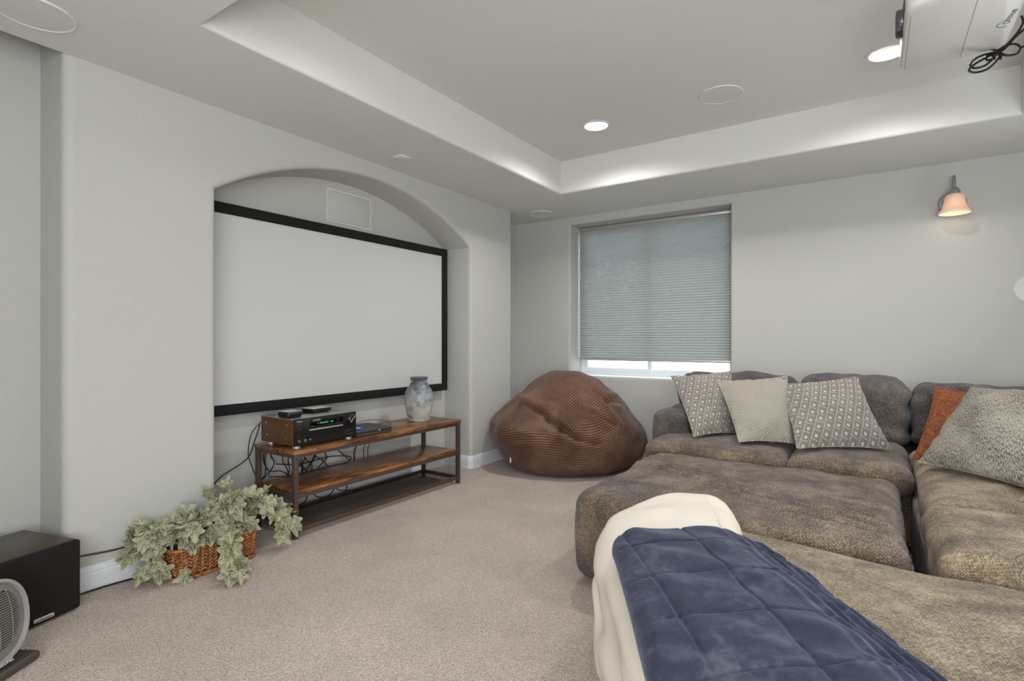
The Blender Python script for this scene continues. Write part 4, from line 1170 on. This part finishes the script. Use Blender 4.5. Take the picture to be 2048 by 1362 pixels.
# resample profile smoothly by Catmull-Rom
pr = smooth_path([(r_, 0, z) for z, r_ in prof], 12)
# lateral/vertical creases seen on the front, (lat0,z0,lat1,z1,width,depth)
def px(u, y): # helper of the crease table: metres in the bag's lateral/vertical plane
    f = 4.35; return ((u - 1129) / 1071 * f, 1.1 - (y - 681) * f / 1071)
cre = []
for (u0, y0, u1, y1, w, d) in ((1040, 812, 1085, 832, 0.030, 0.030), (1085, 832, 1110, 850, 0.034, 0.055), (1110, 850, 1140, 868, 0.032, 0.05), (1140, 868, 1178, 878, 0.028, 0.025),
                               (1180, 783, 1205, 800, 0.026, 0.04), (1205, 800, 1238, 806, 0.026, 0.035), (1172, 822, 1218, 848, 0.018, 0.016),
                               (1015, 832, 1017, 862, 0.014, 0.012), (1150, 800, 1186, 812, 0.02, 0.012)):
    a = px(u0, y0); b = px(u1, y1); cre.append((a[0], a[1], b[0], b[1], w, d))
ridges = []
for (u0, y0, u1, y1, w, d) in ((1000, 822, 1030, 806, 0.05, 0.03), (1030, 806, 1075, 815, 0.045, 0.03), (1075, 850, 1140, 882, 0.035, 0.022), (1178, 785, 1228, 845, 0.022, 0.028), (1135, 778, 1180, 782, 0.03, 0.014), (1215, 792, 1250, 800, 0.02, 0.02)):
    a = px(u0, y0); b = px(u1, y1); ridges.append((a[0], a[1], b[0], b[1], w, d))
def segd(x, z, s):
    x0, z0, x1, z1 = s[:4]; dx_, dz_ = x1 - x0, z1 - z0; l2 = dx_ * dx_ + dz_ * dz_
    f = max(0, min(1, ((x - x0) * dx_ + (z - z0) * dz_) / l2)); return math.hypot(x - x0 - f * dx_, z - z0 - f * dz_)
NT = 300; V, F = [], []; LZ = []
for k_, q in enumerate(pr[:-1]):
    r0, z = q.x, q.z
    for i in range(NT):
        th = 2 * PI * i / NT; c, s = math.cos(th), math.sin(th)
        z2 = z
        l = r0 * c * 0.985; f = r0 * s * 0.80
        # the left shoulder is carried higher, the right one slumps outward low down
        z2 += 0.03 * max(0, -c) * math.sin(PI * min(1, z / 0.6)) - 0.03 * max(0, c) * math.sin(PI * min(1, z / 0.6))
        l += 0.035 * math.exp(-((z - 0.2) / 0.16) ** 2) * max(0, c) - 0.0 
        if c < 0 and z < 0.25: l *= 1 - 0.10 * (1 - z / 0.25) * (-c)
        l -= 0.0 ; l += 0.02 * (z / 0.8)
        lump = 0.012 * noise.noise(Vector((l * 3, f * 3, z * 3))) + 0.010 * noise.noise(Vector((l * 6, f * 6, z * 7 + 4)))
        nx, ny = c, s
        l += lump * nx * 1.5; f += lump * ny * 1.5; z2 += lump * (z / 0.8) * 1.5
        if s < 0.15:
            w_ = min(1, (0.15 - s) * 3); dd = 0
            for cr in cre:
                d = segd(l, z2, cr); dd += 1.35 * cr[5] * math.exp(-(d / (cr[4] * 0.75)) ** 2)
            for cr in ridges:
                d = segd(l, z2, cr); dd -= 1.2 * cr[5] * math.exp(-(d / (cr[4] * 0.9)) ** 2)
            up = min(1, z / 0.8)
            f += dd * w_ * (1 - 0.5 * up); z2 -= dd * w_ * 0.7 * up
        z2 = max(z2, 0.0)
        V.append(la * l + fa * f + Vector((0, 0, z2))); LZ.append((l, f, z2))
top_i = len(V); V.append(Vector((0, 0, 0.837))); LZ.append((0.01, 0, 0.837)); nk = len(pr) - 1
bot_i = len(V); V.append(Vector((0, 0, 0.0))); LZ.append((0, 0, 0))
for k_ in range(nk - 1):
    for i in range(NT):
        j = (i + 1) % NT; F.append((k_ * NT + i, k_ * NT + j, (k_ + 1) * NT + j, (k_ + 1) * NT + i))
for i in range(NT): F.append(((nk - 1) * NT + i, (nk - 1) * NT + (i + 1) % NT, top_i)); F.append((i, bot_i, (i + 1) % NT))
t = thing('bean_bag', 'huge slumped brown corduroy bean bag in the corner under the window', 'bean bag', bc)
cov = mesh_obj('cover', V, F, M['bean'], t, True)
me = cov.data; uv = me.uv_layers.new(name='UVMap')
def seam_z(l): return 0.385 + (0.0 if l < -0.05 else 0.52 * (l + 0.05)) 
for p in me.polygons:
    cl = sum(LZ[v][0] for v in p.vertices) / len(p.vertices); cf = sum(LZ[v][1] for v in p.vertices) / len(p.vertices); cz = sum(LZ[v][2] for v in p.vertices) / len(p.vertices)
    upper = cz > seam_z(cl)
    for li in p.loop_indices:
        l, f, z = LZ[me.loops[li].vertex_index]
        if upper: u_, v_ = l * 0.6 + z * 0.8, 0.70 * l - 0.62 * z - 0.32 * f
        else: u_, v_ = l, z - 0.10 * l - 0.42 * max(0, l) ** 1.6 + 0.22 * max(0, -f - 0.1) * 0 + 0.05 * math.sin(l * 5)
        uv.data[li].uv = (u_, v_)
tb = box('cloth_tag', -0.008, 0.008, -0.001, 0.001, -0.022, 0.022, M['plastic_white'], t, 0.0004)
for q in (-0.004, 0.004): pass
# find surface point for the tag at lateral -0.475, z 0.12 on front
best = min((i for i in range(len(LZ)) if LZ[i][1] < 0), key=lambda i: (LZ[i][0] + 0.475) ** 2 + (LZ[i][2] - 0.125) ** 2)
tb.location = V[best] + (-fa) * 0.006 - la * 0.006; tb.rotation_euler = (0, 0, R(34) - R(35))

# ------------------------------------------------------------------ sofa
sec = thing('sectional_sofa', 'brown chenille sectional sofa along the window wall and right wall', 'sofa', (0, 3.9, 0))
def off(fn): return fn
def S(name, x0, x1, y0, y1, z0, z1, r, mat, label=None, **kw):
    o = soft_block(name, x0, x1, y0 - 3.9, y1 - 3.9, z0, z1, r, mat, sec, **kw)
    if label: o['label'] = label
    return o
S('base', -1.20, XR - 0.06, 3.40, YW - 0.06, 0.03, 0.34, 0.03, M['sofa'], res=0.08, lump=0.003)
S('base', 0.16, XR - 0.06, 2.04, 3.42, 0.03, 0.33, 0.03, M['sofa'], res=0.08, lump=0.003)
S('back_frame', -1.22, XR - 0.08, 4.42, YW - 0.05, 0.30, 0.74, 0.06, M['sofa'], res=0.06, lump=0.004)
S('back_frame', XR - 0.30, XR - 0.07, 2.04, 4.45, 0.30, 0.72, 0.06, M['sofa'], res=0.06, lump=0.004)
S('arm', -1.275, -1.03, 3.62, YW - 0.08, 0.06, 0.618, 0.060, M['sofa_shaded'], side_bulge=0.012, lump=0.01, res=0.03, seed=3)
S('seat_cushion', -1.215, -0.405, 3.30, 4.40, 0.31, 0.462, 0.060, M['sofa'], crown=0.022, side_bulge=0.01, lump=0.012, seed=1, res=0.022)
S('seat_cushion', -0.395, 0.165, 3.29, 4.40, 0.30, 0.460, 0.060, M['sofa'], crown=0.028, side_bulge=0.01, lump=0.012, seed=2, res=0.022)
S('seat_cushion', 0.180, 1.10, 2.66, 3.98, 0.29, 0.462, 0.060, M['sofa_brush'], crown=0.030, side_bulge=0.008, lump=0.014, seed=5, res=0.024)
S('seat_cushion', 0.170, 1.10, 2.035, 2.645, 0.28, 0.466, 0.060, M['sofa_brush'], crown=0.030, side_bulge=0.008, lump=0.016, seed=8, res=0.022)
def lean(y_ref, k_): 
    def g(w): w = w.copy(); w.y += (w.z - 0.45) * k_; return w
    return g
def backc(x0, x1, z1, seed, y0=4.04):
    def wr(w, n):
        e = min(abs(w.x - x0), abs(w.x - x1))
        return 0.011 * math.exp(-e / 0.07) * math.sin(w.z * 40 + seed * 2 + 5 * fbm(w, 5, seed)) * (1 if abs(n.y) > 0.3 or abs(n.x) > .3 else 0.4)
    S('back_cushion', x0, x1, y0, y0 + 0.30, 0.43, z1 + 0.012, 0.085, M['sofa_shaded'], crown=0.006, side_bulge=0.012, lump=0.022, wr=wr, seed=seed, fn=lean(0, 0.16), res=0.022)
backc(-1.245, -0.425, 0.838, 11); backc(-0.415, 0.190, 0.842, 14); backc(0.200, 1.05, 0.812, 19)
def wr2(w, n): return 0.02 * math.exp(-min(abs(w.y + 0.9 + 0.35), abs(w.y + 0.1)) / 0.07) * math.sin(w.z * 50)
for (y0, y1, sd) in ((2.72, 3.90, 23), (2.04, 2.70, 27)):
    S('back_cushion', 1.05, 1.30, y0, y1, 0.43, 0.82, 0.105, M['sofa_shaded'], crown=0.03, lump=0.02, seed=sd, res=0.04)

# ottoman
oc = (-0.51, 2.68)
ott = thing('ottoman', 'large brown chenille ottoman with stretched creases in the middle', 'ottoman', (oc[0], oc[1], 0))
def wr_ott(w, n):
    # long stretch creases fanning from the left side
    x, y = w.x + oc[0], w.y + oc[1]
    a = 0
    if n.z > 0.3:
        for (x0, y0, x1, y1, wd, dp) in ((-1.08, 3.02, -0.35, 2.46, 0.012, 0.010), (-1.10, 2.95, -0.45, 2.48, 0.012, 0.010), (-1.08, 2.88, -0.60, 2.50, 0.012, 0.008), (-0.45, 2.48, 0.02, 2.40, 0.014, 0.007),
                                         (-0.60, 2.50, 0.0, 2.50, 0.012, 0.005), (-0.5, 2.38, 0.04, 2.30, 0.014, 0.006), (-0.35, 2.60, 0.05, 2.62, 0.012, 0.004), (-0.3, 2.28, 0.05, 2.20, 0.015, 0.006), (-1.05, 3.10, -0.5, 2.70, 0.016, 0.004)):
            d = segd(x, y, (x0, y0, x1, y1)); wd *= 1.35; dp *= 1.25; a -= dp * math.exp(-(d / wd) ** 2); a += dp * 0.7 * math.exp(-((d - wd * 1.9) / wd) ** 2)
        a += 0.0042 * math.sin(y * 60 + 4 * math.sin(x * 4)) * max(0, min(1, (x + 0.7) * 1.5)) * max(0, min(1, (2.9 - y) * 2))
    return a
soft_block('upholstered_body', -1.125 - oc[0], 0.095 - oc[0], 2.155 - oc[1], 3.245 - oc[1], 0.022, 0.418, 0.070, M['sofa'], ott, crown=0.02, side_bulge=0.012, lump=0.010, wr=wr_ott, res=0.0105, seed=2)
for x in (-0.50, 0.50):
    for y in (-0.44, 0.44): box('foot', x - 0.03, x + 0.03, y - 0.03, y + 0.03, 0, 0.03, M['black_plastic'], ott, 0.002)

# near section of seating, corner cut at the left
chz = 0.418
cha = thing('chaise', 'brown brushed chenille chaise in front, left end under the bedding', 'chaise', (0.2, 1.3, 0))
ol = [(-0.66, 2.115), (-0.715, 2.06), (-0.72, 1.80), (-0.71, 1.60), (-0.56, 1.35), (-0.32, 0.98), (-0.12, 0.72), (0.2, 0.62), (0.8, 0.62), (1.25, 0.66), (1.30, 1.0), (1.30, 1.5), (1.26, 1.94), (0.8, 1.985), (0.35, 2.008), (-0.1, 2.055), (-0.45, 2.105)]
def ch_top(w):
    return 0.010 * fbm(w, 3.0, 4) + 0.005 * fbm(w, 8, 9) + 0.012 * math.exp(-((w.x + 0.2 - 0.35) / 0.18) ** 2)
o = drape('upholstered_body', [(a - 0.2, b - 1.3) for a, b in ol], (0.08, 0.05), chz, 0.06, 0.03, M['sofa_brush'], cha, rings=60, crown=0.028, top=ch_top, smooth_n=12)
for (x, y) in ((-0.75, 0.60), (-0.2, -0.4), (0.9, -0.5), (0.9, 0.45)): box('foot', x - 0.03, x + 0.03, y - 0.03, y + 0.03, 0, 0.035, M['black_plastic'], cha, 0.002)

# white comforter draped over the end of the chaise
wo = (-0.40, 1.45)
wl = [(-0.46, 2.10), (-0.60, 2.10), (-0.70, 1.99), (-0.745, 1.80), (-0.745, 1.62), (-0.66, 1.42), (-0.50, 1.17), (-0.33, 0.90), (-0.12, 0.62), (0.14, 0.56), (0.20, 0.80), (0.06, 1.10), (-0.12, 1.38), (-0.28, 1.68), (-0.36, 1.90)]
def w_bot(s, p):
    x, y = p.x + wo[0], p.y + wo[1]
    # left/near side hangs, right and far side rests on the chaise
    d = (x + 0.72) * 0.829 + (y - 1.6) * 0.559      # distance from the cut corner line
    hang = max(0.0, min(1.0, (0.16 - min(d, (x + 0.72) + 0.03)) / 0.12))
    far = max(0.0, min(1.0, (y - 1.86) / 0.16)); hang *= 1 - far
    return 0.452 - 0.302 * hang
def w_side(w):
    return 0.006 * math.sin(w.z * 70 + 6 * fbm(w, 4, 2)) * (0.5 + fbm(w, 5, 9)) + 0.013 * math.sin(w.z * 26 + 5 * fbm(w, 3, 2)) * 0.6 + 0.016 * fbm(w, 6, 1) - 0.02 * max(0, 0.4 - w.z)
def w_top(w): return 0.012 * fbm(w, 4, 7) + 0.005 * fbm(w, 11, 2)
t = thing('white_comforter', 'puffy white comforter draped over the chaise end under the navy blanket', 'comforter', (wo[0], wo[1], 0.43))
o = drape('quilt', [(a - wo[0], b - wo[1]) for a, b in wl], (0.08, -0.02), 0.530, 0.085, w_bot, M['comforter'], None, rings=40, crown=0.03, top=w_top, side=w_side, skirt=26, under=lambda q: 0.462)
o.parent = t; o.location = (0, 0, -0.43)
# hem seam running along the hanging side
hem = [(-0.748, 1.86), (-0.752, 1.66), (-0.69, 1.45), (-0.52, 1.19), (-0.36, 0.93)]
# navy quilted blanket
bo_ = (-0.20, 1.20)
def LF(l, f): return (CA * l - SA * f - bo_[0], SA * l + CA * f - bo_[1])
blo = [LF(0.262, 1.40), LF(0.30, 1.46), LF(0.40, 1.485), LF(0.52, 1.50), LF(0.66, 1.49), LF(0.735, 1.36), LF(0.765, 1.12), LF(0.785, 0.9), LF(0.79, 0.62), LF(0.65, 0.50), LF(0.42, 0.47), LF(0.215, 0.52), LF(0.212, 0.78), LF(0.235, 1.06), LF(0.252, 1.28)]
def bl_top(w):
    x, y = w.x + bo_[0], w.y + bo_[1]; l = CA * x + SA * y; f = -SA * x + CA * y
    z = 0.0
    # quilting channels, a grid slightly skewed along the blanket
    gl_ = (l - 0.300 + 0.008 * math.sin(f * 5)) / 0.170; gf = (f - 0.984 - 0.10 * (l - 0.3)) / 0.172
    for g, cell in ((gl_, 0.17), (gf, 0.172)):
        d = abs(g - round(g)) * cell; z -= 0.0042 * math.exp(-(d / 0.0042) ** 2); z += 0.0015 * (1 - math.exp(-(d / 0.035) ** 2))
    z += 0.007 * math.sin(f * 38 + l * 14 + 4 * fbm(w, 5, 3)) * (0.4 + 0.6 * fbm(w, 6, 8)) 
    z += 0.006 * fbm(w, 12, 5)
    # parallel folds down the right flank
    rr_ = max(0, min(1, (l - 0.55) / 0.12)); z += 0.006 * rr_ * math.sin((l + 0.12 * f) * 190)
    return z
def bl_z(p):
    x, y = p.x + bo_[0], p.y + bo_[1]; l = CA * x + SA * y; f = -SA * x + CA * y
    c = 0.600 - 0.13 * max(0, (l - 0.50) / 0.29) ** 2 - 0.02 * max(0, (f - 1.3) / 0.2) ** 2
    return c - 0.02 * max(0, (0.33 - l) / 0.1)
def bl_bot(s, p): return bl_z(p) - 0.034
t = thing('navy_blanket', 'navy blue quilted plush blanket spread over the white comforter', 'blanket', (bo_[0], bo_[1], 0.50))
o = drape('quilt', blo, (0.01, -0.02), bl_z, 0.024, bl_bot, M['blanket'], None, rings=110, crown=0.0, top=bl_top, skirt=5, smooth_n=26, under=lambda q: bl_z(q) - 0.024)
o.parent = t; o.location = (0, 0, -0.50)

# ------------------------------------------------------------------ pillows (corners in room space: bl, br, tr, tl)
def D(u, y, Y):   # point on the depth plane Y of the room for a direction measured from the viewpoint of the survey
    a = (u - 1024) / 1071.0; dx_ = a * CA - SA; dy_ = a * SA + CA; t_ = Y / dy_
    return (dx_ * t_, Y, 1.1 - (y - 681) * t_ / 1071.0)
def Z(u, y, z):   # point at height z
    a = (u - 1024) / 1071.0; t_ = (1.1 - z) * 1071.0 / (y - 681); return ((a * CA - SA) * t_, (a * SA + CA) * t_, z)
pillow('throw_pillow', [Z(1388, 874, .488), Z(1482, 866, .492), D(1462, 742, 3.86), D(1342, 752, 3.90)], 0.15, M['pattern'], 'grey geometric throw pillow furthest left, leaning by the sofa arm', seed=1.0, lump=0.016)
pillow('throw_pillow', [Z(1478, 884, .492), Z(1596, 888, .490), D(1574, 752, 3.74), D(1434, 762, 3.80)], 0.17, M['cream'], 'cream nubby throw pillow between the two grey geometric ones', seed=4.0, lump=0.024)
pillow('throw_pillow', [Z(1594, 897, .492), Z(1784, 899, .490), D(1714, 753, 3.72), D(1554, 768, 3.76)], 0.16, M['pattern'], 'wide grey geometric throw pillow in the middle of the sofa', seed=6.0, uvw=1.15, uvh=0.95)
pillow('throw_pillow', [Z(1826, 918, .488), Z(2010, 930, .49), D(2030, 800, 3.86), D(1872, 771, 3.86)], 0.12, M['rust'], 'rust orange throw pillow behind the black and white tweed pillow', seed=8.0)
pillow('throw_pillow', [Z(1836, 925, .497), Z(2130, 1000, .500), D(2150, 785, 3.20), D(1942, 774, 3.58)], 0.20, M['tweed'], 'black and white tweed throw pillow at the right, in front of the rust one', seed=12.0, lump=0.022)
pillow('throw_pillow', [D(2030, 850, 3.90), D(2160, 860, 3.85), D(2160, 790, 4.0), D(2016, 783, 4.02)], 0.10, M['rust'], 'second rust orange pillow, a corner showing at the right edge', seed=15.0)
pillow('throw_pillow', [Z(2036, 1001, .51), Z(2190, 1012, .51), Z(2190, 960, .53), Z(2060, 980, .53)], 0.06, M['tweed'], 'folded tweed corner lying on the right seat at the picture edge', seed=17.0)

# ------------------------------------------------------------------ wall lamp
t = thing('wall_sconce', 'brushed nickel wall lamp with frosted bell shade on the window wall', 'wall lamp', (0.45, YW, 2.045))
ry = Matrix.Rotation(R(90), 4, 'X')
lathe('back_plate', [(0.078, 0.0), (0.078, 0.006), (0.070, 0.013), (0.058, 0.014), (0.052, 0.020), (0.040, 0.022), (0.030, 0.030), (0.014, 0.034), (0.001, 0.035)], M['chrome'], t, 48, True, False, ry)
tube('arm', [(0, -0.03, 0.0), (0, -0.05, 0.07), (0, -0.070, 0.135), (0, -0.10, 0.160), (0, -0.130, 0.135), (0, -0.140, 0.07), (0, -0.140, 0.055)], 0.0085, M['chrome'], t, 12, 8)
sh = Matrix.Translation((0, -0.14, 0))
lathe('socket_cup', [(0.010, 0.078), (0.022, 0.070), (0.030, 0.050), (0.034, 0.028), (0.034, 0.020)], M['chrome'], t, 40, True, True, sh)
lathe('glass_shade', [(0.038, 0.030), (0.046, 0.026), (0.055, 0.004), (0.060, -0.030), (0.065, -0.055), (0.073, -0.072), (0.084, -0.084), (0.087, -0.090), (0.086, -0.098), (0.083, -0.098), (0.081, -0.088), (0.069, -0.074), (0.061, -0.056), (0.056, -0.030), (0.051, 0.0), (0.041, 0.024)], M['frosted'], t, 56, False, False, sh)
lathe('bulb', [(0.012, 0.02), (0.020, -0.01), (0.024, -0.035), (0.016, -0.055), (0.001, -0.060)], M['bulb'], t, 24, True, False, sh)
d = bpy.data.lights.new('sconce_light', 'POINT'); d.energy = 0.28; d.color = (1.0, 0.9, 0.78); d.shadow_soft_size = 0.03
lo = bpy.data.objects.new('sconce_light', d); C.objects.link(lo); lo.parent = t; lo.location = (0, -0.14, -0.075)

# ------------------------------------------------------------------ projector
pz = 2.27
t = thing('projector', 'white ceiling mounted projector at the top right, lens towards the screen', 'projector', (0.267, 2.60, pz))
px0, px1, py0, py1 = -0.172, 0.172, -0.275, 0.285
def proj_body():
    bm = bmesh.new(); Nn = 8; rad_ = 0.075; pts = []
    rads = {(1, 1): 0.05, (-1, 1): 0.022, (-1, -1): 0.085, (1, -1): 0.085}
    for (cx_, cy_, a0_) in ((1, 1, 0), (-1, 1, 90), (-1, -1, 180), (1, -1, 270)):
        r_ = rads[(cx_, cy_)]; X_ = (px1 if cx_ > 0 else px0) - cx_ * r_; Y_ = (py1 if cy_ > 0 else py0) - cy_ * r_
        for i in range(Nn + 1):
            a = R(a0_ + 90 * i / Nn); pts.append((X_ + r_ * math.cos(a), Y_ + r_ * math.sin(a)))
    lev = [(0.0, 0.016), (0.006, 0.006), (0.016, 0.0), (0.105, 0.0), (0.118, 0.006), (0.124, 0.02)]
    V, F = [], []; n_ = len(pts)
    for z, ins in lev:
        for x, y in pts:
            l = math.hypot(x, y); V.append((x - x / l * ins, y - y / l * ins, z))
    for k_ in range(len(lev) - 1):
        for i in range(n_): F.append((k_ * n_ + i, k_ * n_ + (i + 1) % n_, (k_ + 1) * n_ + (i + 1) % n_, (k_ + 1) * n_ + i))
    F.append(tuple(range(n_))[::-1]); F.append(tuple((len(lev) - 1) * n_ + q for q in range(n_)))
    return autosmooth(mesh_obj('housing', V, F, M['plastic_white'], t), 45)
hs = proj_body()
# seam lines on the visible bottom panel
box('panel_seam', -0.155, -0.1538, -0.19, 0.262, -0.0006, 0.0008, M['print_grey'], hs, 0)
box('panel_seam', 0.030, 0.0312, -0.25, 0.268, -0.0006, 0.0008, M['print_grey'], hs, 0)
ln = lathe('lens_barrel', [(0.052, 0.0), (0.052, 0.018), (0.049, 0.024), (0.044, 0.024), (0.040, 0.014), (0.036, 0.010)], M['knob_metal'], t, 48, False, False, Matrix.Translation((px0 + 0.002, -0.02, 0.064)) @ Matrix.Rotation(R(-90), 4, 'Y'))
lathe('lens_glass', [(0.037, 0.010), (0.02, 0.015), (0.001, 0.016)], plain('lens_dark', col(12, 14, 20), 0.05), ln, 32, True, False, Matrix.Translation((px0 + 0.002, -0.02, 0.064)) @ Matrix.Rotation(R(-90), 4, 'Y'))
bmq = bmesh.new()
for i in range(12): add_box(bmq, px0 - 0.001, px0 + 0.006, -0.20 + i * 0.0105, -0.1955 + i * 0.0105, 0.022, 0.10)
bm_obj('vent_slots', bmq, M['fan_dark'], hs)['kind'] = 'stuff'
text('lettering', 'Optoma', 0.030, M['print_grey'], hs, frame_mtx((0.128, 0.060, -0.0004), (0.16, -1, 0), (1, 0.16, 0)), 0.0003)
ar = [Vector((0.135 + 0.021 * math.cos(R(a)), 0.060 + 0.022 * math.sin(R(a)), -0.0004)) for a in range(60, 241, 12)]
V, F = tube_data(ar, 0.0012, 5); mesh_obj('logo_arc', V, F, M['print_grey'], hs, True)
box('mount_plate', -0.07, 0.07, -0.07, 0.07, 0.124, 0.132, M['plastic_white'], t, 0.002)
lathe('mount_pole', [(0.02, 0.13), (0.02, HT - pz - 0.012)], M['plastic_white'], t, 32)
lathe('ceiling_flange', [(0.06, HT - pz - 0.014), (0.06, HT - pz)], M['plastic_white'], t, 40)
# coiled cable hanging off the rear of the projector
def D2(u, y, dd):   # survey helper: depth dd along the view axis
    a = (u - 1024) / 1071.0; l = a * dd; return (CA * l - SA * dd, SA * l + CA * dd, 1.1 - (y - 681) * dd / 1071.0)
dd = 2.16
loop1 = [(2043, 32), (2046, 45), (2035, 65), (2015, 88), (2000, 100), (1978, 112), (1950, 128), (1938, 140), (1950, 145), (1975, 138), (1996, 118), (2005, 100), (2025, 78), (2055, 55), (2075, 60), (2060, 85), (2040, 96)]
loop2 = [(1975, 98), (1995, 100), (2010, 92), (2030, 88), (2040, 95), (2034, 107), (2015, 111), (1998, 106), (1978, 107), (1955, 115), (1941, 128), (1947, 136), (1968, 132), (1985, 118), (1992, 105), (1975, 110), (1974, 120), (1990, 117)]
loop3 = [(2070, 40), (2050, 58), (2030, 75), (2012, 95), (2000, 104), (1985, 112), (2001, 108), (2001, 118)]
for i, (lp, lb) in enumerate(((loop1, 'black cable looping down behind the projector, longest outer loop'), (loop2, 'second black cable bundled in tight loops behind the projector'), (loop3, 'short black cable tail tied into the bundle behind the projector'))):
    cable(lb, [D2(u, y, dd + 0.012 * math.sin(q * 1.7 + i * 2)) for q, (u, y) in enumerate(lp)], 0.0042, None, None, 'projector_cable', 8, 8)
